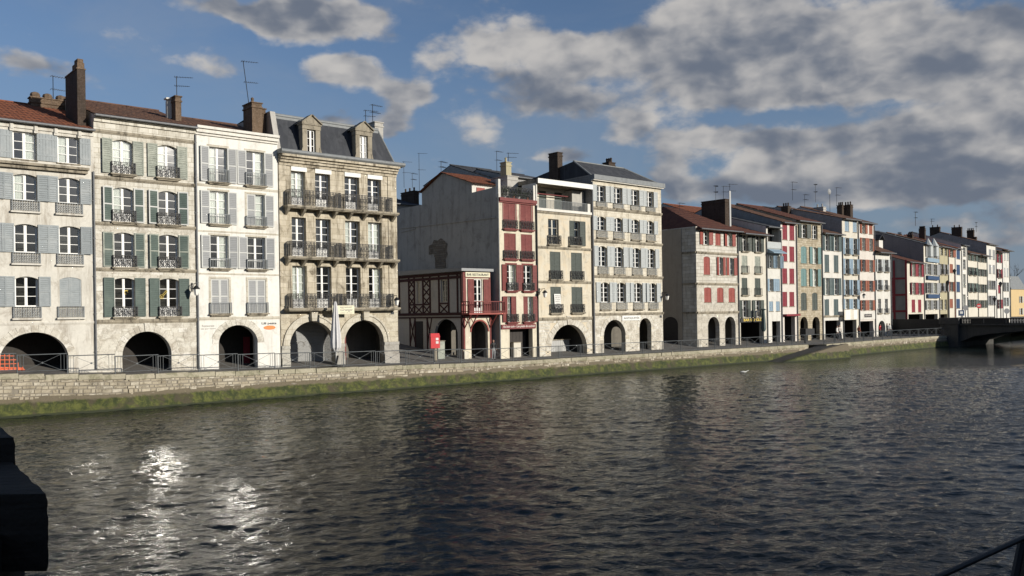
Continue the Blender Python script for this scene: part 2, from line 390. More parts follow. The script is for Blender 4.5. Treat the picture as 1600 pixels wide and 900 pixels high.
def text_mesh(txt, size, font_shear=0, ext=.006, space=1.0, bold=0):
    cu = bpy.data.curves.new('lettering', 'FONT'); cu.body = txt; cu.size = size; cu.extrude = ext; cu.shear = font_shear
    cu.align_x = 'CENTER'; cu.align_y = 'CENTER'; cu.space_character = space; cu.offset = bold; cu.resolution_u = 2
    ob = bpy.data.objects.new('tmp', cu); COL.objects.link(ob)
    bpy.context.view_layer.update()
    me = bpy.data.meshes.new_from_object(ob.evaluated_get(bpy.context.evaluated_depsgraph_get()))
    bpy.data.objects.remove(ob)
    me.transform(Matrix.Rotation(math.radians(90), 4, 'X'))
    return me
def lettering(parent, txt, cx, cz, width, height, mat, y=-.05, shear=0, bold=0):
    me = text_mesh(txt, 1.0, shear, bold=bold)
    xs = [v.co.x for v in me.vertices]; zs = [v.co.z for v in me.vertices]
    sx = width/(max(xs)-min(xs)); sz = height/(max(zs)-min(zs))
    mx, mz = (max(xs)+min(xs))/2, (max(zs)+min(zs))/2
    for v in me.vertices: v.co.x = (v.co.x-mx)*sx; v.co.z = (v.co.z-mz)*sz
    me.materials.clear(); me.materials.append(mat)
    return place('lettering', me, parent, (cx, y, cz))

# ---------------------------------------------------------------- frames
class Frame:
    """a facade: origin on the ground line, x along the street, y away from the river"""
    def __init__(s, P, u): s.P = P; s.u = u; s.i = (-u[1], u[0])
    def pt(s, x, y, t=0.0):
        r = pxdir(x, y); lam = (t+s.i[0]*s.P[0]+s.i[1]*s.P[1])/(s.i[0]*r[0]+s.i[1]*r[1])
        q = (lam*r[0]-s.P[0], lam*r[1]-s.P[1])
        return s.u[0]*q[0]+s.u[1]*q[1], HC+lam*r[2]
    def side(s, x, y, sx=0.0):
        r = pxdir(x, y); lam = (sx+s.u[0]*s.P[0]+s.u[1]*s.P[1])/(s.u[0]*r[0]+s.u[1]*r[1])
        q = (lam*r[0]-s.P[0], lam*r[1]-s.P[1])
        return s.i[0]*q[0]+s.i[1]*q[1], HC+lam*r[2]
    def world(s, a, t=0, z=0): return (s.P[0]+a*s.u[0]+t*s.i[0], s.P[1]+a*s.u[1]+t*s.i[1], z)
    def ang(s): return math.atan2(s.u[1], s.u[0])
MAIN = Frame(P0, (UX, UY))
def interp(x, tab):
    if x <= tab[0][0]: a, b = tab[0], tab[1]
    elif x >= tab[-1][0]: a, b = tab[-2], tab[-1]
    else:
        for a, b in zip(tab, tab[1:]):
            if a[0] <= x <= b[0]: break
    return a[1]+(b[1]-a[1])*(x-a[0])/(b[0]-a[0])
FARTAB = [(1300, 106.1), (1370, 117.), (1440, 131.), (1480, 142.), (1540, 160.), (1580, 173.)]
def fdepth(xu): return 111400/(2350-xu) if xu <= 1300 else interp(xu, FARTAB)
def fpoint(xu): d = fdepth(xu); return ((xu-800)/FOC*d, d)
EDGETAB = [(0, 45.3), (200, 48.7), (420, 54.1), (620, 59.7), (820, 66.7), (1060, 77.3), (1160, 83.), (1285, 90.6)]
EDGE2 = [(1275, 87.6), (1320, 92.5), (1470, 110.), (1487, 112.)]
def edge(xu, tab=EDGETAB): d = interp(xu, tab); return ((xu-800)/FOC*d, d)
def zg(xu): return max(0., interp(xu, [(-300, 1.36), (0, .88), (200, .55), (420, .35), (620, .18), (780, 0), (2000, 0)]))

# ---------------------------------------------------------------- parts of houses
def leaf_mesh(w, h, sgn, mat, mat2, step, planks=False):
    def mk():
        m = MB(); t = .035; b = .075
        def bx(x0, x1, y0, y1, z0, z1, mi=0):
            x0, x1 = sorted((x0*sgn, x1*sgn)); m.box(x0, x1, y0, y1, z0, z1, mi)
        if planks:
            n = max(2, round(w/.16))
            for i in range(n): bx(i*w/n+.004, (i+1)*w/n-.004, -t*.6-(i % 2)*.003, 0, 0, h)
            for z in (.18*h, .78*h): bx(.03, w-.03, -t, -t*.6, z, z+.09)
        else:
            bx(0, b, -t, 0, 0, h); bx(w-b, w, -t, 0, 0, h)
            for z in (0, h*.48, h-b): bx(b, w-b, -t, 0, z, z+b)
            bx(b, w-b, -.008, -.002, b, h-b, 1)
            z = b+.01
            while z < h-b-.03:
                if not (h*.48-step < z < h*.48+b):
                    a, c = sorted((b*sgn, (w-b)*sgn))
                    m.face([(a, -.034, z), (c, -.034, z), (c, -.012, z+step*.72), (a, -.012, z+step*.72)], 1)
                z += step
        return m.mesh('shutter', [mat, mat2])
    return cached(('leaf', round(w, 2), round(h, 2), sgn, mat.name, mat2.name, planks), mk)

def window_mesh(w, h, mat, nb, panel, mull=.085, top=0):
    def mk():
        m = MB(); b = .065; y0, y1 = 0, .05
        m.box(0, b, y0, y1, 0, h); m.box(w-b, w, y0, y1, 0, h)
        m.box(b, w-b, y0, y1, h-b, h); m.box(b, w-b, y0, y1, 0, b+panel)
        m.box(w/2-mull/2, w/2+mull/2, y0-.012, y1, b+panel, h-b)
        hh = h-2*b-panel
        for i in range(1, nb):
            z = b+panel+hh*i/nb
            for (a, c) in ((b, w/2-mull/2), (w/2+mull/2, w-b)): m.box(a, c, y0+.008, y1, z-.016, z+.016)
        for s in (0, 1):   # casement stiles
            a = b if s == 0 else w/2+mull/2; c = w/2-mull/2 if s == 0 else w-b
            m.box(a, a+.03, y0+.004, y1-.002, b+panel+.002, h-b-.002); m.box(c-.03, c, y0+.004, y1-.002, b+panel+.002, h-b-.002)
        return m.mesh('window', mat)
    return cached(('win', round(w, 2), round(h, 2), mat.name, nb, round(panel, 2)), mk)

def pane_mesh(w, h):
    def mk():
        m = MB(); m.face([(0, 0, 0), (w, 0, 0), (w, 0, h), (0, 0, h)]); return m.mesh('pane', GLASS)
    return cached(('pane', round(w, 3), round(h, 3)), mk)

def rail_mesh(w, h, d, style, mat):
    def mk():
        m = MB(); r = .017
        top = h; bot = .06
        cor = [(0, 0), (0, -d), (w, -d), (w, 0)]
        for (a, b) in zip(cor, cor[1:]):
            m.bar((*a, top), (*b, top), .020, 4); m.bar((*a, bot), (*b, bot), .014, 4)
            if style != 'bars': m.bar((*a, top-.13), (*b, top-.13), .010, 4)
        def run(a, b):
            L = math.dist(a, b); sp = {'bars': .105, 'ornate': .115, 'iron': .12, 'panel': .13, 'far': .2, 'plain': .4}[style]
            n = max(1, round(L/sp))
            for i in range(n+1):
                t = i/n; x, y = a[0]+(b[0]-a[0])*t, a[1]+(b[1]-a[1])*t
                m.bar((x, y, 0 if i in (0, n) else bot), (x, y, top), r if i % 4 else r*1.4, 4)
            return n
        for (a, b) in zip(cor, cor[1:]): run(a, b)
        if style == 'ornate':
            n = max(1, round(w/.25))
            for i in range(n):
                cx = (i+.5)*w/n; rr = min(.085, w/n*.42)
                m.ring(cx, bot+.14, rr, -d, .016, 7); m.ring(cx, top-.2, rr*.8, -d, .016, 7); m.ring(cx, top-.065, .05, -d, .014, 6)
                m.ring(cx, (top+bot)/2-.02, rr*.65, -d, .016, 6)
        if style == 'iron':
            n = max(1, round(w/.3))
            for i in range(n):
                cx = (i+.5)*w/n; q = w/n/2
                m.bar((cx-q, -d, bot), (cx+q, -d, top-.13), .018, 3); m.bar((cx+q, -d, bot), (cx-q, -d, top-.13), .018, 3); m.ring(cx, top-.065, .05, -d, .015, 6)
                m.ring(cx, (bot+top-.13)/2, q*.62, -d, .02, 6)
        if style == 'panel':
            n = max(1, round(w/.38))
            for i in range(n):
                a, b = i*w/n, (i+1)*w/n
                for k in range(3):
                    f = k/3
                    m.bar((a+(b-a)*f, -d, bot), (b, -d, bot+(top-.13-bot)*(1-f)), .014, 3)
                    m.bar((a, -d, bot+(top-.13-bot)*f), (b-(b-a)*f, -d, top-.13), .014, 3)
        return m.mesh('balcony_railing', mat)
    return cached(('rail', round(w, 2), round(h, 2), round(d, 2), style, mat.name), mk)

def tiled(m, W, t0, z0, t1, z1, x0=0., pitch=.26, amp=.045, xs0=0, xs1=0):
    """corrugated roof slope from the eave (t0,z0) to the ridge (t1,z1); xs0/xs1 pull the ridge ends in (hips)"""
    n = max(2, int(W/pitch)); rows = max(2, int(math.hypot(t1-t0, z1-z0)/.9)); k = len(m.v); seg = 4
    cols = n*seg+1
    for r in range(rows+1):
        f = r/rows
        for half in ((0, 1) if 0 < r < rows else (0,)):
            for i in range(cols):
                u = i/(cols-1); a = x0+xs0*f; b = x0+W-xs1*f
                z = z0+(z1-z0)*f+amp*abs(math.sin(math.pi*i/seg))+(0 if half == 0 else .022)+random.uniform(-.006, .006)
                m.v.append((a+(b-a)*u, t0+(t1-t0)*f, z))
    nr = 1+2*(rows-1)+1
    for r in range(nr-1):
        for i in range(cols-1):
            q = k+r*cols+i; m.f.append((q, q+1, q+1+cols, q+cols)); m.m.append(0)

class House:
    def __init__(s, name, label, xl, xr, yr, ytop, mat, far=False, off=0.0, depth=13., cat='house', group='townhouses along the quay', gz=None, frame=None):
        if frame: s.fr = frame; s.W = s.fr.pt(xr, yr)[0]
        elif not far:
            a = MAIN.pt(xl, yr, off)[0]; b = MAIN.pt(xr, yr, off)[0]
            s.fr = Frame(MAIN.world(a, off)[:2], MAIN.u); s.W = b-a
        else:
            A, B = fpoint(xl-ROLL*(yr-450)), fpoint(xr-ROLL*(yr-450)); L = math.dist(A, B)
            u = ((B[0]-A[0])/L, (B[1]-A[1])/L); s.fr = Frame((A[0]-u[1]*off, A[1]+u[0]*off), u); s.W = L
        s.gz = zg((xl+xr)/2) if gz is None else gz
        s.ze = (s.fr.pt(*ytop) if isinstance(ytop, tuple) else s.fr.pt(xl, ytop))[1]; s.mat = mat; s.holes = []; s.depth = depth
        s.near = s.fr.P[1] < 80
        s.root = empty(name, label, cat, (s.fr.P[0], s.fr.P[1], 0), s.fr.ang(), group)
        s.xl, s.xr, s.yr = xl, xr, yr
        s.rings = []
    def x(s, px, py): return s.fr.pt(px, py)[0]
    def z(s, py, px=None): return s.fr.pt(s.xl if px is None else px, py)[1]
    def add(s, m, name, mats, smooth=False, kind=None): return m.build(name, mats, s.root, smooth=smooth, kind=kind)
    # --- one window opening
    def opening(s, xa, xb, za, zb, rise=0., kind='open', wm=None, sm=None, s2=None, nb=3, panel=0., curtain=0., balc=None,
                style='bars', bm=None, bd=.16, slab=True, planks=False, room=True, reveal=.20, jamb=None, step=.115, ang=None, parts=True, sides='LR'):
        wm = wm or WOODW; sm = sm or SH_GREY; s2 = s2 or sm; bm = bm or IRON
        w, h = xb-xa, zb-za
        s.holes.append((xa, xb, za, zb, rise))
        lw = w/2+.015
        rnd = random.Random(int(xa*131+za*71))
        if kind != 'closed' and kind != 'dark':
            wh = h
            win = place('window', window_mesh(round(w, 2), round(wh, 2), wm, nb, panel), s.root, (xa, reveal, za))
            b, mu = .065, .085; pw = w/2-b-mu/2; hh = wh-2*b-panel
            if parts and s.near:
                pm = pane_mesh(pw, hh/nb)
                for c in (b, w/2+mu/2):
                    tilt = rnd.uniform(-.016, .016)
                    for i in range(nb):
                        place('pane', pm, win, (c, .03, b+panel+hh*i/nb), tilt)
            else:
                tilt = rnd.uniform(-.02, .02)
                place('pane', pane_mesh(round(w-2*b, 2), round(hh, 2)), win, (b, .03, b+panel), tilt*.5)
            if curtain and rnd.random() < curtain:
                m = MB(); half = rnd.choice((0, 0, 1, 2)); n = 14
                x0, x1 = (b, w-b) if half == 0 else ((b, w*.52) if half == 1 else (w*.48, w-b))
                for i in range(n):
                    a, c = x0+(x1-x0)*i/n, x0+(x1-x0)*(i+1)/n
                    ya, yb = (.10, .13) if i % 2 else (.13, .10)
                    m.face([(a, ya, b), (c, yb, b), (c, yb, h-b), (a, ya, h-b)])
                m.build('curtain', CURT, win)
        if kind == 'closed':
            for (sg, hx) in ((1, xa+.01), (-1, xb-.01)):
                place('shutter', leaf_mesh(w/2-.012, h-.03, sg, sm, s2, step, planks), s.root, (hx, .06, za+.015))
        elif kind in ('open', 'left', 'right'):
            for (sg, hx, shut) in ((-1, xa-.01, kind == 'left'), (1, xb+.01, kind == 'right')):
                if ('L' if sg < 0 else 'R') not in sides: continue
                if shut: place('shutter', leaf_mesh(w/2-.012, h-.03, -sg, sm, s2, step, planks), s.root, (hx-sg*.02, .06, za+.015))
                else:
                    a = math.radians(rnd.choice((rnd.uniform(1.5, 5), rnd.uniform(3, 13))) if ang is None else ang)
                    place('shutter', leaf_mesh(round(lw, 2), h, sg, sm, s2, step, planks), s.root, (hx, -.035, za), a if sg < 0 else -a)
        if balc is not None:
            place('balcony_railing', rail_mesh(w+.16, balc, bd, style, bm), s.root, (xa-.08, -.005, za))
            if slab:
                m = MB(); m.box(xa-.16, xb+.16, -bd-.06, .0, za-.09, za-.002); m.box(xa-.05, xb+.05, -bd+.03, .0, za-.17, za-.092)
                s.add(m, 'window_sill', slab if not isinstance(slab, bool) else TRIM)
        else:
            m = MB(); m.box(xa-.06, xb+.06, -.06, .03, za-.07, za-.003); s.add(m, 'window_sill', TRIM)
        if jamb:
            m = MB(); j = .13
            m.box(xa-j, xa-.001, -.018, .0, za, zb+j); m.box(xb+.001, xb+j, -.018, .0, za, zb+j); m.box(xa-.0, xb, -.018, .0, zb+.001 if rise == 0 else zb+.03, zb+j)
            s.add(m, 'window_surround', jamb)
    def rows(s, cols, yref, xref, rows, **common):
        cc = [(s.x(a, yref), s.x(b, yref)) for a, b in cols]
        for r in rows:
            r = dict(r); y0, y1 = r.pop('y'); zt, zb = s.z(y0, xref), s.z(y1, xref)
            yb = r.pop('rail', None); kinds = r.pop('kinds', 'o'*len(cc))
            for (xa, xb), k in zip(cc, kinds):
                if k == '-': continue
                kw = dict(common); kw.update(r)
                kw['kind'] = {'o': 'open', 'c': 'closed', 'b': 'bare', 'l': 'left', 'r': 'right', 'd': 'dark'}[k]
                if yb is not None: kw['balc'] = s.z(yb, xref)-zb
                s.opening(xa, xb, zb, zt, **kw)
    def arch(s, x0, x1, yref, ytop, rise=None, xtop=None, ring=None, ringmat=None, n=15, key=True, z0=None, block=True):
        a, b = s.x(x0, yref), s.x(x1, yref); zt = s.z(ytop, xtop or (x0+x1)/2)
        rise = (b-a)/2 if rise is None else rise
        s.holes.append((a, b, s.gz-.5 if z0 is None else z0, zt, rise))
        if ring:
            s.rings.append(((a+b)/2, zt-rise, (b-a)/2+ring, rise+ring))
            cx, cz = (a+b)/2, zt-rise
            for i in range(n):
                t0, t1 = math.pi*i/n+.008, math.pi*(i+1)/n-.008
                ro = ring*(1.25 if (key and i == n//2) else random.uniform(.92, 1.08))
                def P(t, e, y): return (cx+((b-a)/2+e)*math.cos(t), y, cz+(rise+e)*math.sin(t))
                y0 = -.022-random.uniform(0, .01) - (.05 if key and i == n//2 else 0)
                m = MB(); e0 = .004
                m.hexa([P(t0, e0, y0), P(t1, e0, y0), P(t1, ro, y0), P(t0, ro, y0), P(t0, e0, .03), P(t1, e0, .03), P(t1, ro, .03), P(t0, ro, .03)])
                m.build('arch_stone', ringmat or VSTONE, s.root)
        return a, b, zt
    def rect(s, x0, x1, yref, ytop, xtop=None, z0=None):
        a, b = s.x(x0, yref), s.x(x1, yref); zt = s.z(ytop, xtop or x0)
        s.holes.append((a, b, s.gz-.5 if z0 is None else z0, zt, 0)); return a, b, zt
    def string(s, y, px=None, h=.14, d=.10, mat=None, x0=0, x1=None, name='string_course'):
        z = s.z(y, px); m = MB(); x1 = s.W if x1 is None else x1
        m.box(x0-.0, x1-.004, -d, -.003, z-h*.45, z+h*.55); m.box(x0, x1-.004, -d*.55, -.003, z-h, z-h*.452)
        return s.add(m, name, mat or TRIM)
    def cornice(s, steps, mat=None, name='cornice', x0=0., x1=None):
        """steps: (z0, z1, projection)"""
        m = MB(); x1 = s.W if x1 is None else x1
        for (z0, z1, d) in steps: m.box(x0, x1-.004, -d, -.003 if d > 0 else .0, z0, z1-.002)
        return s.add(m, name, mat or TRIM)
    def ashlar(s, zlo, zhi, bw, bh, mat, x0=0., x1=None, limit=300):
        x1 = s.W if x1 is None else x1; rnd = random.Random(int(zlo*10)); n = 0; z = zlo; r = 0
        while z < zhi-.1 and n < limit:
            h = min(bh*rnd.uniform(.92, 1.08), zhi-z); bad = []
            for (xa, xb, za, zb, rise) in s.holes:
                if z+h <= za or z >= zb: continue
                bad.append((xa-.02, xb+.02))
            for (cx, cz, rx, rz) in s.rings:
                if z+h < cz: zz = 0
                else: zz = max(0, z-cz)
                if zz < rz and z+h > cz-.2:
                    q = rx*math.sqrt(max(0, 1-(zz/rz)**2)); bad.append((cx-q-.01, cx+q+.01))
            bad.sort(); cur = x0+.01; spans = []
            for a, b in bad:
                if a > cur: spans.append((cur, a))
                cur = max(cur, b)
            if cur < x1-.02: spans.append((cur, x1-.01))
            for a, b in spans:
                k = max(1, round((b-a)/bw)); off = [a]
                for i in range(1, k): off.append(a+(b-a)*(i+(.25 if r % 2 else -.2)+rnd.uniform(-.08, .08))/k)
                off.append(b)
                for p, q in zip(off, off[1:]):
                    if q-p < .12 or n >= limit: continue
                    wq, hq = round(q-p-.016, 2), round(h-.016, 2)
                    def mk():
                        m = MB(); e = .010
                        m.hexa([(0, .01, 0), (wq, .01, 0), (wq, .01, hq), (0, .01, hq), (e, -.014, e), (wq-e, -.014, e), (wq-e, -.014, hq-e), (e, -.014, hq-e)]); return m.mesh('stone', mat)
                    place('stone', cached(('ash', wq, hq, mat.name), mk), s.root, (p+.008, rnd.uniform(-.004, .004), z+.008)); n += 1
            z += h; r += 1
    # --- shell
    def finish(s, roof='tile', slope=.33, rt=None, over=.35, rmat=None, sidemat=None, arcade=2.8, soff=None, amat=None, backz=None, flat=False, hip=(0, 0), front_top=None, gutter=True, th=.24, basement=1.2):
        W = s.W; zb0 = s.gz-basement; zt = s.ze if front_top is None else front_top
        rt = s.depth/2 if rt is None else rt
        xs = sorted({0, W} | {round(v, 5) for h in s.holes for v in (h[0], h[1])}); zs = sorted({zb0, zt} | {round(v, 5) for h in s.holes for v in (max(h[2], zb0), h[3])})
        xs = [v for v in xs if 0 <= v <= W]; zs = [v for v in zs if zb0 <= v <= zt]
        m = MB()
        for a, b in zip(xs, xs[1:]):
            if b-a < 1e-4: continue
            for c, d in zip(zs, zs[1:]):
                if d-c < 1e-4: continue
                x, z = (a+b)/2, (c+d)/2
                if any(h[0] < x < h[1] and h[2] < z < h[3] for h in s.holes): continue
                m.face([(a, 0, c), (b, 0, c), (b, 0, d), (a, 0, d)])
        for (a, b, c, d, rise) in s.holes:
            tt = .5 if c < s.gz else th
            c = max(c, zb0)
            zsp = d-rise
            m.face([(a, 0, c), (a, tt, c), (a, tt, zsp), (a, 0, zsp)]); m.face([(b, tt, c), (b, 0, c), (b, 0, zsp), (b, tt, zsp)])
            m.face([(a, 0, c), (b, 0, c), (b, tt, c), (a, tt, c)])
            if rise <= 0: m.face([(a, 0, d), (a, tt, d), (b, tt, d), (b, 0, d)])
            else:
                n = 20 if rise > .6 else 8; cx, hw = (a+b)/2, (b-a)/2
                if rise > .6*hw:
                    P = [(cx-hw*math.cos(math.pi*i/n), zsp+rise*math.sin(math.pi*i/n)) for i in range(n+1)]
                else:
                    P = [(a+(b-a)*i/n, zsp+rise*(1-((2*i/n)-1)**2)) for i in range(n+1)]
                for p, q in zip(P, P[1:]):
                    m.face([(p[0], 0, p[1]), (q[0], 0, q[1]), (q[0], 0, d), (p[0], 0, d)])
                    m.face([(p[0], 0, p[1]), (p[0], tt, p[1]), (q[0], tt, q[1]), (q[0], 0, q[1])])
        s.add(m, 'front_wall', s.mat)
        # sides and back
        D = s.depth; e = .012; zr = s.ze+slope*rt; z2 = zr-slope*(D-rt) if not flat else s.ze
        s.zr, s.rt = zr, rt
        m = MB(); sm = sidemat or s.mat
        for x in (e, W-e):
            P = [(x, .002, zb0), (x, D, zb0), (x, D, z2)] + ([(x, rt, zr-.02)] if not flat and hip == (0, 0) else []) + [(x, .002, s.ze-.01)]
            if hip != (0, 0): P = [(x, .002, zb0), (x, D, zb0), (x, D, s.ze), (x, .002, s.ze)]
            m.face(P)
        m.face([(e, D, zb0), (W-e, D, zb0), (W-e, D, z2), (e, D, z2)])
        s.add(m, 'side_wall', sm)
        # inside: dark room behind the windows and the arcade
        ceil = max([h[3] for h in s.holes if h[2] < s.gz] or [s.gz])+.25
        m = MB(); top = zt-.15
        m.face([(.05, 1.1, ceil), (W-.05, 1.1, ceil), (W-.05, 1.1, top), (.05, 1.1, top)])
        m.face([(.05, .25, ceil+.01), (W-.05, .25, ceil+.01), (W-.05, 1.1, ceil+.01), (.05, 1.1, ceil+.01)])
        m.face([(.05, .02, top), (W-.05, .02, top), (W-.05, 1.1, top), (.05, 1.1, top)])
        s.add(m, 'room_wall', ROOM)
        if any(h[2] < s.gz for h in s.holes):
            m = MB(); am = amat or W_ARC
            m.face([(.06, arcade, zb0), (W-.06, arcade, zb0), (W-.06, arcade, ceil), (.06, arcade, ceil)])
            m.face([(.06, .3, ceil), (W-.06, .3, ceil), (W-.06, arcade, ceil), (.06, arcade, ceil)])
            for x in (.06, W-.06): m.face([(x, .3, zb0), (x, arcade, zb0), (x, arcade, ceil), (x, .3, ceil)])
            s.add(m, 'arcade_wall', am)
        s.ceil = ceil
        if roof == 'tile' or roof == 'slate':
            m = MB(); pit = .26 if s.near else .5; amp = .045 if roof == 'tile' else .006
            if hip == (0, 0):
                tiled(m, W+.02, -over, s.ze-slope*over+.05, rt, zr+.05, -.01, pit, amp)
                m.face([(0, rt, zr+.05), (W, rt, zr+.05), (W, D+.2, z2+.03), (0, D+.2, z2+.03)])
                m.box(-.02, W+.02, rt-.11, rt+.11, zr+.05, zr+.13)
            else:
                tiled(m, W+.02, -over, s.ze-slope*over+.05, rt, zr+.05, -.01, pit, amp, hip[0], hip[1])
                a0, a1 = (hip[0], W-hip[1])
                m.face([(-.01, -over, s.ze-slope*over+.04), (a0, rt, zr+.05), (-.01, D+.2, s.ze-.1)])
                m.face([(W, -over, s.ze-slope*over+.04), (W, D+.2, s.ze-.1), (a1, rt, zr+.05)])
                m.face([(a0, rt, zr+.05), (a1, rt, zr+.05), (W, D+.2, s.ze-.1), (-.01, D+.2, s.ze-.1)])
            s.add(m, 'roof', rmat or (TILE_B if roof == 'tile' else SLATE))
            if gutter:
                m = MB(); m.bar((-.01, -over-.05, s.ze-slope*over), (W+.01, -over-.05, s.ze-slope*over), .075, 8); s.add(m, 'gutter', PIPE)
            if over > .2:
                m = MB(); m.box(.01, W-.01, -over+.02, .0, s.ze-slope*over-.05, s.ze-slope*over-.01); s.add(m, 'eave_board', soff or TRIM)
    def chimney(s, x0, x1, t0, t1, zb, zt, pots=2, mat=None, caps=True):
        m = MB(); m.box(x0, x1, t0, t1, zb, zt)
        if caps: m.box(x0-.05, x1+.05, t0-.05, t1+.05, zt-.32, zt-.22); m.box(x0-.06, x1+.06, t0-.06, t1+.06, zt+.001, zt+.07)
        c = s.add(m, 'chimney', mat or BRICK)
        for i in range(pots):
            m = MB(); ty = t0+(t1-t0)*(i+.5)/pots; r = .11
            m.lathe([(r, 0), (r*.85, .3), (r*1.05, .34), (r*1.05, .38), (r*.4, .46)], 8)
            m.build('chimney_pot', mat or TERRAC, c, ((x0+x1)/2, ty, zt+.07))
    def pipe(s, x, z0, z1, r=.05, mat=None):
        m = MB(); m.bar((x, -.1, z0), (x, -.1, z1), r, 8)
        z = z0+1
        while z < z1: m.box(x-.075, x+.075, -.12, 0, z, z+.05); z += 2.2
        s.add(m, 'drainpipe', mat or PIPE)

def antenna(frame, px, py, t, h, label, lean=.0, booms=2, sc=1.):
    a, z = frame.pt(px, py, t); P = frame.world(a, t, z)       # foot
    root = empty('tv_antenna', label, 'antenna', P, frame.ang()+random.uniform(-.5, .5), 'television antennas on the roofs')
    m = MB(); m.bar((0, 0, -.1), (lean*h, 0, h), .024*sc, 5); m.build('mast', IRON, root)
    for b in range(booms):
        zz = h*(1-.42*b)-.05; m = MB(); L = 1.0 if b == 0 else .8; x = lean*zz
        m.bar((x-.15, 0, zz), (x+L, 0, zz), .016*sc, 4)
        for i in range(7): q = x-.1+i*(L/6.3); m.bar((q, -.28+.02*i, zz), (q, .28-.02*i, zz), .010*sc, 3)
        m.build('aerial', IRON, root)
    return root

def wall_lamp(frame, px, py, label, arm=.6, t=0):
    a, z = frame.pt(px, py, -arm); root = empty('street_lamp', label, 'street lamp', frame.world(a, 0, z), frame.ang(), 'lantern street lamps')
    m = MB(); m.bar((0, .0, .45), (0, -arm, .5), .022, 5); m.bar((0, 0, .1), (0, -arm*.6, .48), .016, 5); m.bar((0, -arm, .5), (0, -arm, .3), .016, 5); m.box(-.06, .06, -.03, .03, -.0, .55)
    m.build('bracket', IRON, root)
    m = MB(); m.lathe([(.03, .36), (.10, .32), (.24, .16), (.23, .13)], 6, (0, -arm)); m.build('lamp_hood', IRON, root)
    m = MB(); m.lathe([(.20, .13), (.12, -.22), (.05, -.27)], 6, (0, -arm)); m.build('lamp_glass', LAMPG, root)
    return root

# ================================================================ THE SETTING
from mathutils import noise as mnoise
OUTV = Vector((UY, -UX, 0))
def off_edge(xu, d, tab=EDGETAB):
    """quay edge moved d metres towards the river"""
    a, b = Vector(edge(xu-20, tab)), Vector(edge(xu+20, tab)); u = (b-a).normalized(); p = Vector(edge(xu, tab))
    return (p.x+u.y*d, p.y-u.x*d)
XS_A = list(range(0, 1281, 40)); XS_B = list(range(1300, 1480, 30))+[1487]
def strip(rows, name, mat, kind='structure', smooth=False):
    m = MB(); n = len(rows[0])
    for r in rows: m.v += [tuple(p) for p in r]
    for i in range(len(rows)-1):
        for j in range(n-1):
            m.f.append((i*n+j, (i+1)*n+j, (i+1)*n+j+1, i*n+j+1)); m.m.append(0)
    return m.build(name, mat, kind=kind, smooth=smooth)
cols_ = []
E0, E1, F0 = Vector(edge(0)), Vector(edge(40)), Vector(fpoint(0))
Uv = Vector((UX, UY))
def ground_col(E, F, z, extra=0):
    I = Vector((INX, INY)); c = []
    c.append((E.x, E.y, z)); c.append((F.x, F.y, z+.0))
    for t, dzv in ((4, .5), (10, 1.2), (60, 1.6), (400, 1.6)): q = F+I*t; c.append((q.x, q.y, z+dzv))
    return c
for k in (60, 30): cols_.append(ground_col(E0-Uv*k, F0-Uv*k, zg(-100)))
for xu in XS_A: cols_.append(ground_col(Vector(edge(xu)), Vector(fpoint(xu)), zg(xu)))
for xu in XS_B: cols_.append(ground_col(Vector(edge(xu, EDGE2)), Vector(fpoint(xu)), 0))
lastE, lastF = Vector(edge(1487, EDGE2)), Vector(fpoint(1487))
FD = Vector((.72, .694))
for k in (25, 60, 120, 300, 900): cols_.append(ground_col(lastE+FD*k, Vector(fpoint(1580))+FD*max(0, k-60) if k > 60 else lastF+FD*k, 0))
strip(cols_, 'promenade', ASPH)
m = MB(); m.face([(-900, -400, WATER-2.2), (3000, -400, WATER-2.2), (3000, 3500, WATER-2.2), (-900, 3500, WATER-2.2)]); m.build('river_bed', EARTH, kind='structure')
# water: one sheet; real waves in the part near the eye
nx, ny = 760, 520
def wave(x, y):
    a = mnoise.noise(Vector((x*.35+y*.12, y*.5-x*.1, 0)))*.042 + mnoise.noise(Vector((x*1.25+y*.4, y*1.7-x*.4, 3.3)))*.048 + mnoise.noise(Vector((x*2.6+y*.6, y*3.4-x*.8, 7.1)))*.034 + mnoise.noise(Vector((x*4.6+y, y*5.6-x*.9, 11.)))*.022
    return a
m = MB()
XA = [-600, -200, -90, -60]+[-46+100*(i/nx) for i in range(nx+1)]+[80, 130, 250, 600, 2500]
YA = [-60, -10, 5]+[9+66*(i/ny)**1.35 for i in range(ny+1)]+[100, 140, 250, 600, 2600]
for y in YA:
    for x in XA:
        inside = -46.1 < x < 54.1 and 8.9 < y < 75.1
        m.v.append((x, y, WATER+(wave(x, y)*min(1, (75.1-y)/8, (54.1-x)/5, (x+46.1)/5) if inside else 0)))
cxn = len(XA)
for j in range(len(YA)-1):
    for i in range(cxn-1): m.f.append((j*cxn+i, j*cxn+i+1, (j+1)*cxn+i+1, (j+1)*cxn+i)); m.m.append(0)
m.build('river', WATERM, kind='structure', smooth=True)

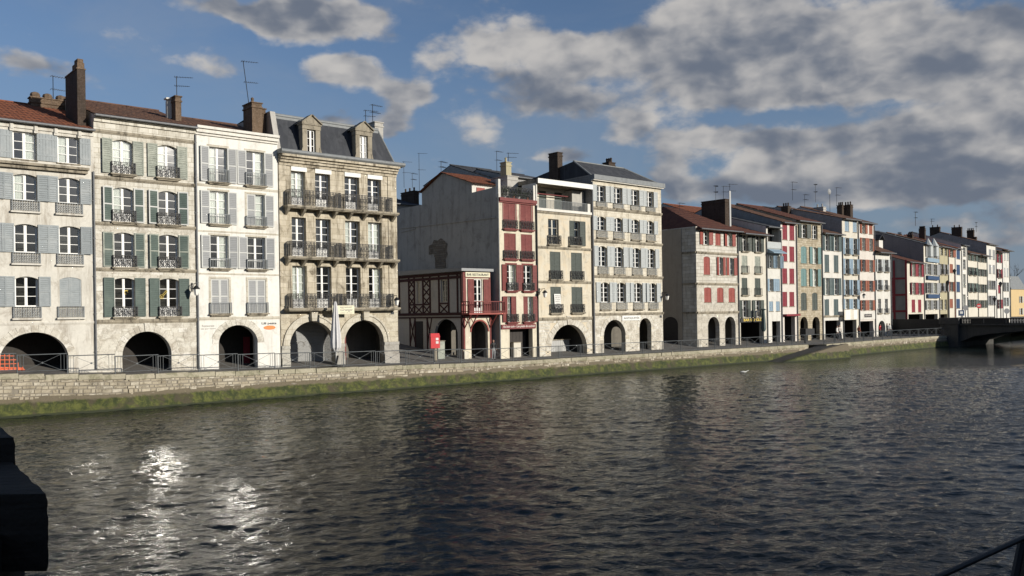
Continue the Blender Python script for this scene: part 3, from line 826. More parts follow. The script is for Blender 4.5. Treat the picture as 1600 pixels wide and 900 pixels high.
# ---- quay walls
def polyline(fn, xs): return [Vector(fn(x)) for x in xs]
def walk(pts, zs):
    L = [0]
    for a, b in zip(pts, pts[1:]): L.append(L[-1]+(b-a).length)
    def at(s):
        s = max(0, min(s, L[-1]))
        for i in range(len(pts)-1):
            if s <= L[i+1]+1e-6: break
        f = (s-L[i])/(L[i+1]-L[i]); p = pts[i].lerp(pts[i+1], f); u = (pts[i+1]-pts[i]).normalized()
        return p, u, zs[i]+(zs[i+1]-zs[i])*f
    return L[-1], at
def quay(name, label, pts, zs, nparts, group=None, cope=True, endcap=False):
    root = empty(name, label, 'quay wall', (0, 0, 0)); L, at = walk(pts, zs)
    # backing wall
    m = MB(); s = 0; prev = None
    while s <= L+.01:
        p, u, z = at(s); o = Vector((u.y, -u.x))
        cur = [(p.x, p.y, z-.02), (p.x+o.x*.01, p.y+o.y*.01, -2.6)]
        if prev: m.face([prev[0], cur[0], cur[1], prev[1]])
        prev = cur; s += 1.0 if s+1.0 <= L or s >= L else L-s
    if endcap:
        for s0 in (0, L):
            p, u, z = at(s0); o = Vector((u.y, -u.x)); q = p-o*3.2
            m.face([(p.x, p.y, z-.02), (q.x, q.y, z-.02), (q.x, q.y, -2.6), (p.x, p.y, -2.6)])
    m.build('backing', MORTAR, root)
    rnd = random.Random(11)
    if cope:
        s = 0
        while s < L:
            w = min(rnd.uniform(1.1, 1.9), L-s+.001); p, u, z = at(s+w/2); o = Vector((u.y, -u.x))
            wr = round(w-.015, 1) if w > .5 else round(w-.015, 2)
            def mk():
                m = MB(); h = .27; m.hexa([(0, -.07, 0), (wr, -.07, 0), (wr, .42, 0), (0, .42, 0), (.012, -.055, h), (wr-.012, -.055, h), (wr-.012, .42, h), (.012, .42, h)]); return m.mesh('coping_stone', COPE)
            a = math.atan2(u.y, u.x); q = p-u*(w/2)
            place('coping_stone', cached(('cope', wr), mk), root, (q.x, q.y, z-.215+rnd.uniform(-.006, .006)), a)
            s += w
    # courses of stones
    far = MB(); far.tone = []; cnt = 0; todo = []
    for r in range(12):
        s = rnd.uniform(0, .3)
        while s < L-.1:
            w = min(rnd.choice((rnd.uniform(.16, .35), rnd.uniform(.3, .75))), L-s); todo.append((s, w, r)); s += w
    todo.sort(key=lambda q: q[0])
    rowh = [.15, .21, .17, .24, .14, .19, .23, .16, .2, .19, .2, .2]
    for (s, w, r) in todo:
        p, u, z = at(s+w/2); top = z-.22-sum(rowh[:r]) - rnd.uniform(-.005, .02); h = rowh[r]-.014-rnd.uniform(0, .035)
        if top-h < -.60: continue
        o = Vector((u.y, -u.x)); d = rnd.uniform(.012, .055); w -= .018
        if rnd.random() < .03: d = -.0
        if cnt < nparts:
            wr, hr = round(w, 1)-.0 if w > .15 else round(w, 2), round(h, 2)
            wr = max(.12, min(wr, w))
            wr = round(wr, 2); var = cnt % 5
            def mk():
                m = MB(); e = .018; j = [random.uniform(-.012, .012) for _ in range(8)]
                m.hexa([(j[0], .02, j[1]), (wr+j[2], .02, j[3]), (wr+j[4], .02, hr+j[5]), (j[6], .02, hr+j[7]), (e+j[0], -.03, e), (wr-e+j[2], -.03+j[3]*.5, e), (wr-e, -.03-j[5]*.5, hr-e), (e, -.03, hr-e+j[1]*.5)]); return m.mesh('stone', QSTONE)
            q = p-u*(w/2)-o*(-.0)+o*(d-.03)
            place('stone', cached(('qs', wr, hr, var), mk), root, (q.x, q.y, top-h), math.atan2(u.y, u.x)); cnt += 1
        else:
            a = p-u*(w/2); b = p+u*(w/2); t = rnd.random(); e = .015; f0 = [(a.x, a.y), (b.x, b.y)]
            A = a+o*d+u*e; B = b+o*d-u*e; zb, zt = top-h, top
            far.hexa([(a.x, a.y, zb), (b.x, b.y, zb), (b.x, b.y, zt), (a.x, a.y, zt), (A.x, A.y, zb+e), (B.x, B.y, zb+e), (B.x, B.y, zt-e), (A.x, A.y, zt-e)])
            far.tone += [t]*8
    if far.v: far.build('stone_courses', QSTONE, root, kind='stuff')
    # weedy foot
    m = MB(); n = int(L/.3); rows = 9
    for i in range(n+1):
        p, u, z = at(L*i/n); o = Vector((u.y, -u.x))
        for j in range(rows):
            f = j/(rows-1); zz = -.40-1.25*f; d = .03+.42*f**1.3
            nz = mnoise.noise(Vector((i*.14, j*.5, 1.7)))*.10+mnoise.noise(Vector((i*.5, j*.9, 5.)))*.06
            if j == 0: nz = abs(nz)*.2; zz += mnoise.noise(Vector((i*.08, 0, 9.)))*.10
            q = p+o*(d+nz); m.v.append((q.x, q.y, zz))
    for i in range(n):
        for j in range(rows-1): m.f.append((i*rows+j, (i+1)*rows+j, (i+1)*rows+j+1, i*rows+j+1)); m.m.append(0)
    m.build('mossy_foot', MOSS, root, smooth=True)
    return L, at
xsA = [-70]+XS_A[:-1]+[1262]
PA = [E0-Uv*4, *[Vector(edge(x)) for x in XS_A[:-1]], Vector(edge(1262))]
ZA = [zg(0)+.15, *[zg(x) for x in XS_A[:-1]], 0]
PA = [E0-Uv*30]+PA; ZA = [zg(-200)]+ZA
QL, QAT = quay('quay_wall', 'long pale rubble stone quay wall with mossy foot below the tall houses, left of the slipway', PA[1:], ZA[1:], 300, endcap=True)
xsB = [1290, 1320, 1360, 1400, 1440, 1478]
PB = [Vector(edge(x, EDGE2)) for x in xsB]
QL2, QAT2 = quay('quay_wall', 'shorter stone quay wall with mossy foot between the slipway and the dark bridge', PB, [0]*6, 60, endcap=True)
# slipway
m = MB(); mo = MB(); xs = list(range(1182, 1291, 6))
def sl(x): f = (x-1182)/(1288-1182); return -1.52+1.50*min(1, f*1.05)
for a, b in zip(xs, xs[1:]):
    ia, ib = off_edge(a, .0), off_edge(b, .0); oa, ob = off_edge(a, 2.6), off_edge(b, 2.6)
    m.face([(*ia, sl(a)), (*oa, sl(a)), (*ob, sl(b)), (*ib, sl(b))])
    na, nb = [mnoise.noise(Vector((q*.06, 2., 0)))*.12 for q in (a, b)]
    k1, k2 = off_edge(a, 2.25), off_edge(b, 2.25); t1, t2 = off_edge(a, 2.62), off_edge(b, 2.62)
    w1, w2 = off_edge(a, 2.95+na), off_edge(b, 2.95+nb)
    ha, hb = sl(a)+.12+na*.3, sl(b)+.12+nb*.3
    mo.face([(*k1, ha), (*t1, ha-.02), (*t2, hb-.02), (*k2, hb)]); mo.face([(*k1, sl(a)), (*k1, ha), (*k2, hb), (*k2, sl(b))])
    mo.face([(*t1, ha-.02), (*w1, -1.8), (*w2, -1.8), (*t2, hb-.02)])
sr = empty('slipway', 'dark stone slipway with a mossy kerb sloping down from the quay into the river', 'slipway')
m.build('ramp', CONC, sr); mo.build('mossy_kerb', MOSS, sr)

# ================================================================ HOUSES
HOUSES = []
def H(*a, **k): h = House(*a, **k); HOUSES.append(h); return h
# 1 --- far left, grey blue shutters
b = H('townhouse', 'beige house with grey blue shutters and orange tiled roof at the far left edge', -78, 149, 372, (0, 184.7), W_B1)
kw = dict(sm=SH_BLUE, s2=SH_BLUE, bm=IRONG, style='panel', nb=3, curtain=.3)
b.rows([(-47, -10), (22.7, 59.7), (92.6, 126.6)], 372, 40, [
    dict(y=(206, 249), rise=0, planks=True, ang=2),
    dict(y=(272, 313), rise=.13), dict(y=(350, 394.5), rise=.13), dict(y=(432, 479), rise=.15, kinds='ooc')], **kw)
for (c0, c1) in ((-47, -10), (22.7, 59.7), (92.6, 126.6)):
    for (ya, yb) in ((313.5, 330), (395, 411.5), (479.5, 497)):
        xa, xb = b.x(c0-3, 372), b.x(c1+3, 372); za, zb = b.z(yb, 40), b.z(ya, 40)
        place('balcony_railing', rail_mesh(xb-xa, zb-za, .13, 'panel', IRONG), b.root, (xa, -.005, za))
        m = MB(); m.box(xa-.08, xb+.08, -.2, 0, za-.10, za-.002); m.box(xa+.02, xb-.02, -.012, -.002, za, zb); b.add(m, 'window_sill', W_B1)
zL = b.z(252, 0); m = MB(); m.box(-.0, b.W-.35, -.42, -.003, zL-.12, zL+.02); m.box(0, b.W-.4, -.25, -.003, zL-.3, zL-.122); b.add(m, 'ledge', TRIM)
b.arch(0, 108, 565, 519.2, rise=1.55, xtop=54, ring=.42, n=17, key=False)
b.string(505, 40, .10, .06, W_B1)
b.cornice([(b.ze-.42, b.ze-.02, .08)], W_B1)
for px in (18, 56, 87, 124):
    xx = b.x(px, 200); m = MB(); m.box(xx-.1, xx+.1, -.14, -.08, b.ze-.62, b.ze-.02); m.box(xx-.07, xx+.07, -.18, -.14, b.ze-.5, b.ze-.1); b.add(m, 'bracket', W_B1)
b.finish(slope=.36, rt=6.5, over=.30, rmat=TILE_O, amat=ROOM)
zc = b.fr.pt(128, 98, .6)[1]; x0, x1 = b.fr.pt(121.5, 150, .5)[0], b.fr.pt(134.5, 150, .5)[0]
b.chimney(x0, x1, .5, 3.0, b.ze-.4, zc-.35, 0, BRICKD, caps=False)
m = MB(); m.box(x0+.03, x1-.03, .55, 1.6, zc-.35, zc-.02); m.box(x0+.07, x1-.07, .62, 1.3, zc-.02, zc+.22); m.box(x0-.03, x1+.03, .47, 3.03, zc-.42, zc-.352); b.add(m, 'chimney_top', BRICK)
xq, zq = b.fr.pt(75, 165, 6.3); b.chimney(xq-1.0, xq+1.1, 6.0, 6.6, b.zr-.5, b.fr.pt(75, 157, 6.3)[1], 0, BRICK)
for dx in (-.7, 0, .75):
    m = MB(); m.lathe([(.26, 0), (.30, .22), (.24, .34), (.1, .40)], 8); m.build('chimney_pot', BRICK, b.root, (xq+dx, 6.3, b.fr.pt(75, 156.5, 6.3)[1]))
b.pipe(b.W-.05, b.gz, b.z(268, 145), .05, PIPE)
B1 = b
# 2 --- green shutters, ashlar
b = H('townhouse', 'pale stone house with green louvred shutters and one round arch, second from the left', 149, 308, 372, (147, 177.5), W_B2)
cc = [(178, 210), (248.6, 279)]
b.rows(cc, 372, 193, [
    dict(y=(219, 272), rise=.15, rail=254.5, sm=SH_PALEG, s2=SH_PALEG, curtain=1.),
    dict(y=(293, 347), rise=.15, rail=329, sm=SH_GREY, s2=SH_GREEN, curtain=.9),
    dict(y=(363.4, 417.5), rise=.13, rail=399.5, sm=SH_PALEG, s2=SH_GREEN),
    dict(y=(434, 495), rise=.13, rail=479.5, sm=SH_GREEN)], style='iron', bd=.22, panel=.45, jamb=W_B2, nb=3)
for y in (276, 348, 420): b.string(y, 150, .13, .11)
b.string(502, 150, .16, .10)
b.string(203, 147, .14, .08)
b.cornice([(b.ze-.95, b.ze-.45, .05), (b.ze-.45, b.ze-.25, .16), (b.ze-.25, b.ze-.05, .30)], W_B2)
b.arch(191.8, 268.8, 560, 517.9, rise=1.45, xtop=230, ring=.42, n=17)
za = b.z(502, 150)
b.ashlar(b.gz-.1, za-.12, .62, .30, VSTONE, limit=110)
b.ashlar(za+.1, b.z(348, 150)-.1, .66, .33, VSTONE, limit=170)
b.finish(slope=.33, rt=6.5, over=.42, rmat=TILE_B, amat=ROOM)
x0, x1 = b.fr.pt(275, 170, 1.5)[0], b.fr.pt(284, 170, 1.5)[0]; b.chimney(x0, x1, 1.5, 2.6, b.ze, b.fr.pt(280, 152, 1.6)[1], 0, BRICK)
x0 = b.fr.pt(262, 170, 2.2)[0]; m = MB(); zt = b.fr.pt(266, 158, 2.2)[1]; m.box(x0, x0+.3, 2.2, 2.5, b.ze, zt); m.box(x0-.08, x0+.38, 2.12, 2.58, zt+.1, zt+.2); m.box(x0+.02, x0+.28, 2.22, 2.48, zt, zt+.1); b.add(m, 'flue', W_WHITE)
b.pipe(b.W-.02, b.gz, b.ze-.5, .06, PIPE)
m = MB(); key = [( .11*math.cos(a), .02*0, .11*math.sin(a)) for a in [i*.7 for i in range(10)]]
for (r, cx) in ((3, 0),): pass
kx, kz = b.fr.pt(255, 461); m = MB(); m.ring(kx, kz-.1, .12, .19, .014, 10); m.ring(kx, kz-.1, .04, .19, .014, 6); m.bar((kx+.10, .19, kz-.03), (kx+.34, .19, kz+.22), .014, 4); m.bar((kx+.05, .19, kz+.03), (kx+.27, .19, kz+.28), .012, 4); m.bar((kx+.34, .19, kz+.22), (kx+.27, .19, kz+.28), .012, 4); b.add(m, 'yellow_key_emblem', LET_Y)
kx, kz = b.fr.pt(199.5, 457); m = MB(); m.ring(kx, kz, .10, .19, .016, 8, 0, 0, 4.5); m.bar((kx-.15, .19, kz+.1), (kx+.1, .19, kz+.14), .016, 4); b.add(m, 'yellow_emblem', LET_Y)
B2 = b
# 3 --- white house
b = H('townhouse', 'white rendered house with light grey shutters above a round arch and pasta sign', 308, 436, 372, (311, 200), W_B3)
cc = [(329, 357), (387, 414.5)]
b.rows(cc, 372, 343, [
    dict(y=(230.5, 285), rail=265.5, curtain=1.), dict(y=(299, 350), rail=335, curtain=1., kinds='ol'),
    dict(y=(368, 419), rail=404, curtain=.8), dict(y=(435.6, 490), rail=473, kinds='cc')],
    sm=SH_GREY, s2=SH_SLAT, style='bars', bd=.2, jamb=W_B4G, bm=IRONG, nb=4, panel=.0)
b.string(287.5, 308, .10, .04, W_B4G); b.string(360, 311, .07, .03, W_B4G); b.string(427, 311, .07, .03, W_B4G); b.string(497.5, 309, .12, .05, W_B4G)
b.cornice([(b.ze-.42, b.ze-.28, .12), (b.ze-.28, b.ze-.05, .26), (b.ze-.05, b.ze+.12, .40)], TRIMW)
b.arch(342.8, 403.7, 565, 507.9, rise=1.18, xtop=372, ring=.46, n=15, key=False)
b.finish(slope=.30, rt=6.5, over=.15, rmat=TILE_B, gutter=False, amat=ROOM)
sx, sz = b.fr.pt(326, 509); lettering(b.root, 'Restaurant', sx, sz, .8, .13, LET_G, -.01); lettering(b.root, 'vin par verre', sx, sz-.2, .95, .13, LET_G, -.01)
sx, sz = b.fr.pt(421, 505.5); lettering(b.root, 'Lili pasta', sx, sz, 1.05, .19, LET_B, -.01, bold=.02)
m = MB(); m.v = [(0, -.02, 0)]+[(.42*math.cos(i*math.pi/12), -.02, .14*math.sin(i*math.pi/12)) for i in range(24)]; m.f = [(0, 1+i, 1+(i+1) % 24) for i in range(24)]; m.m = [0]*24
m.build('orange_logo', ORANGE, b.root, (sx+.03, 0, sz-.27))
dx, dz = b.fr.pt(389, 540, 2.0); m = MB(); m.box(dx-.35, dx+.1, 2.0, 2.06, b.gz-.2, b.gz+2.0); b.add(m, 'red_door', SH_CRIM)
m = MB(); m.box(dx+.18, dx+.42, 1.6, 1.7, b.gz-.2, b.gz+2.2); b.add(m, 'door_post', W_CREAM)
B3 = b
# 4 --- ochre mansard house with long balconies
b = H('mansard_house', 'ochre stone house with slate mansard roof, two dormers and long iron balconies', 437.5, 621, 400, (432, 244), W_B4)
cc = [(456.5, 479), (494, 517.5), (540, 563), (575.8, 597)]
b.rows(cc, 372, 467, [
    dict(y=(267.6, 321.5), kinds='bbbb', curtain=.3), dict(y=(339.6, 400.5), kinds='bbbb', curtain=.45), dict(y=(415.4, 481), kinds='bbbb', curtain=.2)],
    nb=4, panel=.55, jamb=W_B4, reveal=.30)
for (y0, y1, wth) in ((267.6, 261.5, SIGNW),):
    for (c0, c1) in cc:
        xa, xb = b.x(c0-1, 300), b.x(c1+1, 300); m = MB(); m.box(xa, xb, -.06, -.02, b.z(267.8, 467), b.z(261, 467)); b.add(m, 'roller_blind', SIGNW)
groups = [(449, 527), (534.5, 607)]
for (yf, yr) in ((321, 297), (400.6, 377.5), (481.7, 459.3)):
    z0 = b.z(yf, 443 if yf < 481 else 467); z1 = b.z(yr, 450 if yf < 481 else 467)
    m = MB(); m.box(.25, b.W-.25, -.78, -.003, z0-.13, z0-.0); m.box(.3, b.W-.3, -.70, -.003, z0-.2, z0-.132); b.add(m, 'balcony_slab', TRIM)
    for (g0, g1) in groups:
        xa, xb = b.x(g0, 400), b.x(g1, 400)
        place('balcony_railing', rail_mesh(xb-xa, z1-z0, .66, 'ornate', IRON), b.root, (xa, -.01, z0))
    if yf < 481:
        for i in range(8):
            xx = .45+(b.W-.9)*i/7; m = MB()
            m.hexa([(xx-.11, -.62, z0-.2), (xx+.11, -.62, z0-.2), (xx+.11, -.003, z0-.2), (xx-.11, -.003, z0-.2), (xx-.09, -.50, z0-.34), (xx+.09, -.5, z0-.34), (xx+.09, -.003, z0-.68), (xx-.09, -.003, z0-.68)][4:]+[(xx-.11, -.62, z0-.2), (xx+.11, -.62, z0-.2), (xx+.11, -.003, z0-.2), (xx-.11, -.003, z0-.2)])
            b.add(m, 'balcony_bracket', TRIM)
for px in (484, 529, 566, 603):
    pass
# pilasters
for (x0, x1) in ((0, .55), (b.W-.75, b.W-.004)):
    m = MB(); m.box(x0, x1, -.06, -.003, b.z(478, 467), b.ze-.55); b.add(m, 'pilaster', W_B4)
b.cornice([(b.ze-.55, b.ze-.35, .12), (b.ze-.35, b.ze-.17, .28), (b.ze-.17, b.ze+.0, .42), (b.ze+.0, b.ze+.16, .62)], W_B4)
m = MB(); m.box(-.1, b.W+.35, -.66, .35, b.ze+.16, b.ze+.46); m.bar((-.1, -.66, b.ze+.32), (b.W+.35, -.66, b.ze+.32), .14, 10); b.add(m, 'cornice_gutter', ZINC)
zi = b.z(538.6, 453)
for (x0, x1, yt, xt) in ((452.9, 523.6, 502, 488), (538.4, 600, 500.4, 569)):
    a, c, zt = b.arch(x0, x1, 530, yt, xtop=xt, rise=None, ring=.0)
    cx, r = (a+c)/2, (c-a)/2; cz = zt-r
    for (r0, r1, y) in ((.0, .34, -.05), (.34, .50, -.11)):
        for i in range(24):
            t0, t1 = math.pi*i/24, math.pi*(i+1)/24
            m = MB(); P = lambda t, e, yy: (cx+(r+e)*math.cos(t), yy, cz+(r+e)*math.sin(t))
            m.hexa([P(t0, r0+.003, y), P(t1, r0+.003, y), P(t1, r1, y), P(t0, r1, y), P(t0, r0+.003, 0), P(t1, r0+.003, 0), P(t1, r1, 0), P(t0, r1, 0)])
            if r0 == 0: m.build('arch_stone', W_B4G, b.root)
            else: m.build('arch_moulding', W_B4G, b.root)
    b.rings.append((cx, cz, r+.5, r+.5))
    m = MB(); m.hexa([(cx-.17, -.34, zt+.02), (cx+.17, -.34, zt+.02), (cx+.17, 0, zt+.02), (cx-.17, 0, zt+.02), (cx-.26, -.42, zt+.75), (cx+.26, -.42, zt+.75), (cx+.26, 0, zt+.75), (cx-.26, 0, zt+.75)]); b.add(m, 'keystone', W_B4G)
h_ = b.holes[-2:]
e0 = [(0.02, h_[0][0]), (h_[0][1], h_[1][0]), (h_[1][1], b.W-.01)]
for (x0, x1) in e0:
    m = MB(); sp = b.z(540, 453); m.box(x0, x1+.0, -.09, -.003, b.gz-.4, sp-.22); m.box(x0-.0, x1, -.15, -.003, sp-.22, sp); m.box(x0, x1, -.17, -.003, b.gz-.4, b.gz+.65); b.add(m, 'pier', stone_mat('grey pier stone', [(.42, .40, .35), (.38, .36, .32), (.46, .44, .38), (.24, .22, .19)]) if 'grey pier stone' not in MATS else MATS['grey pier stone'])
    MATS['grey pier stone'] = bpy.data.materials['grey pier stone']
b.ashlar(b.gz+.0, b.z(486, 467), .85, .36, stone_mat('washed ashlar', [(.57, .52, .42), (.53, .48, .37), (.61, .57, .47), (.36, .31, .23)]), limit=120)
zeB4 = b.ze; depthm = 1.25; zt = b.fr.pt(500, 189.5, depthm)[1]
b.ze = b.ze+.2
b.finish(roof='none', flat=True, th=.34, arcade=3.0)
b.ze = zeB4; zb_ = b.ze+.42
m = MB(); xr0, xr1 = b.W+.15, b.W-.75
m.face([(.35, .28, zb_), (xr0, .28, zb_), (xr1, depthm, zt), (.35, depthm, zt)]); m.face([(xr0, .28, zb_), (xr0, 12, zb_), (xr1, 11, zt), (xr1, depthm, zt)])
m.face([(.35, depthm, zt), (xr1, depthm, zt), (xr1-1.5, 6, zt+.5), (.35, 6, zt+.5)]); m.face([(.35, 6, zt+.5), (xr1-1.5, 6, zt+.5), (xr1, 11.5, zt), (.35, 11.5, zt)]); m.face([(xr1, depthm, zt), (xr1, 11, zt), (xr1-1.5, 6, zt+.5)])
b.add(m, 'roof', SLATE)
m = MB(); m.bar((.3, depthm-.04, zt-.02), (xr1, depthm-.04, zt-.02), .12, 8); m.bar((xr1, depthm, zt), (xr0, .28, zb_), .07, 6); m.box(.3, xr1, depthm-.10, depthm-.02, zt-.32, zt-.08); b.add(m, 'ridge_flashing', ZINC)
m = MB(); m.hexa([(-.02, .15, b.ze+.1), (.36, .15, b.ze+.1), (.36, 11.5, b.ze+.1), (-.02, 11.5, b.ze+.1), (-.02, 1.1, zt+.15), (.36, 1.1, zt+.15), (.36, 11.5, zt+.15), (-.02, 11.5, zt+.15)]); b.add(m, 'gable_wall', W_GREY)
for (px0, px1, pk, ytp, yb_) in ((470.5, 503.5, 487.7, 180.8, 234), (553.7, 584, 568.5, 191, 243)):
    xa, xb = b.fr.pt(px0, 215)[0], b.fr.pt(px1, 215)[0]; cx = (xa+xb)/2; zt_ = b.fr.pt(pk, ytp)[1]; z0 = b.ze+.42; w2 = (xb-xa)/2-.10; ap = .42
    d = MB(); zc = zt_-.62
    for sx in (-1, 1): d.box(cx+sx*(w2-.2)-.17, cx+sx*(w2-.2)+.17, -.02, .5, z0, zc-.25)
    d.box(cx-w2, cx+w2, -.06, .5, zc-.35, zc-.06); d.box(cx-w2-.05, cx+w2+.05, -.12, .6, zc-.058, zc+.04)
    for sx in (-1, 1): d.hexa([(cx+sx*(w2+.1), -.05, z0), (cx+sx*(w2-.1), -.05, z0), (cx+sx*(w2-.1), .3, z0), (cx+sx*(w2+.1), .3, z0), (cx+sx*(w2-.04), -.05, z0+.5), (cx+sx*(w2-.1), -.05, z0+.5), (cx+sx*(w2-.1), .3, z0+.5), (cx+sx*(w2-.04), .3, z0+.5)])
    dr = d.build('dormer', TRIM, b.root)
    m = MB(); P = [(cx-w2-.06, zc+.042), (cx+w2+.06, zc+.042), (cx, zt_)]
    m.face([(p[0], -.08, p[1]) for p in P]); 
    for (p, q) in ((P[0], P[2]), (P[2], P[1])):
        dx_, dz_ = q[0]-p[0], q[1]-p[1]; L_ = math.hypot(dx_, dz_); nx_, nz_ = -dz_/L_*.07, dx_/L_*.07
        m.hexa([(p[0], -.2, p[1]), (q[0], -.2, q[1]), (q[0], .5, q[1]), (p[0], .5, p[1]), (p[0]+nx_, -.2, p[1]+nz_), (q[0]+nx_, -.2, q[1]+nz_), (q[0]+nx_, .5, q[1]+nz_), (p[0]+nx_, .5, p[1]+nz_)])
        m.face([(p[0], .4, p[1]), (q[0], .4, q[1]), (q[0], 2.3, q[1]), (p[0], 2.3, p[1])])
    m.build('pediment', TRIM, dr)
    m = MB()
    for sx in (-1, 1): m.face([(cx+sx*(w2-.1), .3, z0), (cx+sx*(w2-.1), 1.3, zc), (cx+sx*(w2-.1), .3, zc)])
    m.build('cheek', SLATE, dr)
    wa, wb = cx-w2+.38, cx+w2-.38; place('window', window_mesh(wb-wa, zc-.36-z0, WOODW, 3, 0), dr, (wa, .15, z0)); m = MB(); m.face([(wa, .25, z0), (wb, .25, z0), (wb, .25, zc-.3), (wa, .25, zc-.3)]); m.build('curtain', CURT if pk > 500 else ROOM, dr)
x0, x1 = b.fr.pt(399, 180, .9)[0], b.fr.pt(413, 180, .9)[0]
b.chimney(x0-.15, x0+.55, 1.0, 2.4, b.ze-1, b.fr.pt(405, 163, 1.2)[1], 1, BRICK)
b.chimney(x0+.55, x0+1.1, 1.6, 2.6, b.ze-1, b.fr.pt(420, 172, 1.6)[1], 0, BRICK)
x0 = b.fr.pt(583, 195, 3.5)[0]; b.chimney(x0, x0+.75, 3.2, 4.2, zt-.2, b.fr.pt(590, 193, 3.5)[1], 0, W_GREY)
xs_, xe_ = h_[0][0], h_[0][1]; m = MB(); z = b.gz-.3; ztop_ = h_[0][3]+.1
while z < ztop_: m.hexa([(xs_-.5, 2.0, z), (xe_+1.2, 2.0, z), (xe_+1.2, 2.04, z+.01), (xs_-.5, 2.04, z+.01), (xs_-.5, 1.965, z+.05), (xe_+1.2, 1.965, z+.05), (xe_+1.2, 2.02, z+.098), (xs_-.5, 2.02, z+.098)]); z += .1
b.add(m, 'roller_shutter', ROLLER)
xq = (xs_+xe_)/2+.6; zq = b.gz+1.35; m = MB()
rg = random.Random(5)
for k in range(5): m.ring(xq-.9+k*.45, zq+rg.uniform(-.1, .1), rg.uniform(.16, .3), 1.955, .018, 8, 0, rg.uniform(0, 2), rg.uniform(3.5, 5.5))
m.build('graffiti_scrawl', LET_G, b.root)
xs_, xe_ = h_[1][0], h_[1][1]; m = MB(); z = b.gz-.3
while z < ztop_: m.hexa([(xs_-.5, 2.0, z), (xs_+1.0, 2.0, z), (xs_+1.0, 2.04, z+.01), (xs_-.5, 2.04, z+.01), (xs_-.5, 1.965, z+.05), (xs_+1.0, 1.965, z+.05), (xs_+1.0, 2.02, z+.098), (xs_-.5, 2.02, z+.098)]); z += .1
b.add(m, 'roller_shutter', ROLLER)
m = MB(); m.box(xs_+1.05, xs_+1.25, 1.9, 2.1, b.gz-.3, ztop_); b.add(m, 'door_frame', SH_RED)
sx, sz = b.fr.pt(535, 484.5, -.8); m = MB(); m.box(sx-.78, sx+.95, -.86, -.80, sz-.28, sz+.32); sg = b.add(m, 'hanging_sign', SIGNC)
lettering(sg, 'RESTAURANT', sx+.3, sz+.2, .95, .07, LET_G, -.875); lettering(sg, 'Grange', sx+.32, sz, .95, .25, LET_G, -.875, .35); lettering(sg, 'cuisine du pays', sx+.3, sz-.2, .95, .06, LET_G, -.875)
sx, sz = b.fr.pt(613.5, 489); m = MB(); m.box(sx-.14, sx+.14, -.03, -.0, sz-.1, sz+.1); b.add(m, 'street_plate', LET_B)
B4 = b
def holed(m, W, zb0, zt, holes, th, T):
    """flat wall with openings; T maps (x, y, z) to the parent's axes"""
    xs = sorted({0, W} | {round(v, 5) for h in holes for v in (h[0], h[1])}); zs = sorted({zb0, zt} | {round(v, 5) for h in holes for v in (max(h[2], zb0), h[3])})
    F = lambda P: m.face([T(*p) for p in P])
    for a, b_ in zip(xs, xs[1:]):
        for c, d in zip(zs, zs[1:]):
            x, z = (a+b_)/2, (c+d)/2
            if b_-a < 1e-4 or d-c < 1e-4 or any(h[0] < x < h[1] and h[2] < z < h[3] for h in holes): continue
            F([(a, 0, c), (b_, 0, c), (b_, 0, d), (a, 0, d)])
    for (a, b_, c, d, rise) in holes:
        c = max(c, zb0); zsp = d-rise
        F([(a, 0, c), (a, th, c), (a, th, zsp), (a, 0, zsp)]); F([(b_, th, c), (b_, 0, c), (b_, 0, zsp), (b_, th, zsp)])
        if rise <= 0: F([(a, 0, d), (a, th, d), (b_, th, d), (b_, 0, d)]); continue
        cx, hw = (a+b_)/2, (b_-a)/2; P = [(cx-hw*math.cos(math.pi*i/18), zsp+rise*math.sin(math.pi*i/18)) for i in range(19)]
        for p, q in zip(P, P[1:]):
            F([(p[0], 0, p[1]), (q[0], 0, q[1]), (q[0], 0, d), (p[0], 0, d)]); F([(p[0], 0, p[1]), (p[0], th, p[1]), (q[0], th, q[1]), (q[0], 0, q[1])])

# 5 --- half-timbered bar in the lane
t5 = .7; a5 = MAIN.pt(724, 480, t5)[0]; fr5 = Frame(MAIN.world(a5, t5)[:2], MAIN.u)
b = House('timbered_bar', 'low half-timbered bar with dark red beams and a red corner balcony, tucked in the lane', 724, 767, 480, (740, 424), W_B6, frame=fr5, cat='bar', group=None, gz=.05)
T5 = 12.5; side = lambda px, py: b.fr.side(px, py, 0.0)
# front
xa, xb = b.x(741, 460), b.x(754, 460); zt, zb = b.z(436, 741), b.z(489, 741)
b.opening(xa, xb, zb, zt, wm=WOODW, kind='bare', nb=4, panel=.35, reveal=.08)
for (p0, p1) in ((731, 740.5), (755.5, 766)):
    q0, q1 = b.x(p0, 460), b.x(p1, 460); place('shutter', leaf_mesh(q1-q0, zt-zb, 1, SH_RED, SH_RED, .085, True), b.root, (q0, -.06, zb))
a0, a1, az = b.arch(737, 763, 530, 501.5, xtop=750, ring=None)
def beam(x0, x1, z0, z1, d=.05, mat=SH_RED, nm='beam'):
    m = MB(); m.box(x0, x1, -d, -.002, z0, z1); return b.add(m, nm, mat)
zs_ = b.z(490, 741)
beam(0, b.W, b.ze-.28, b.ze); beam(0, b.W, zs_-.22, zs_-.02); beam(0, .2, zs_, b.ze-.3); beam(.0, .16, .9, zs_-.24); beam(b.W-.14, b.W, zs_, b.ze-.3); beam(b.W-.12, b.W, -.2, zs_-.24)
beam(.2, b.W-.14, b.z(434.5, 741), b.ze-.3-.0, .03)
beam(.2, .30, zs_, b.z(435, 741)); beam(.30, .34, zs_, b.z(435, 741), .012, W_WHITE, 'render_panel')
m = MB()
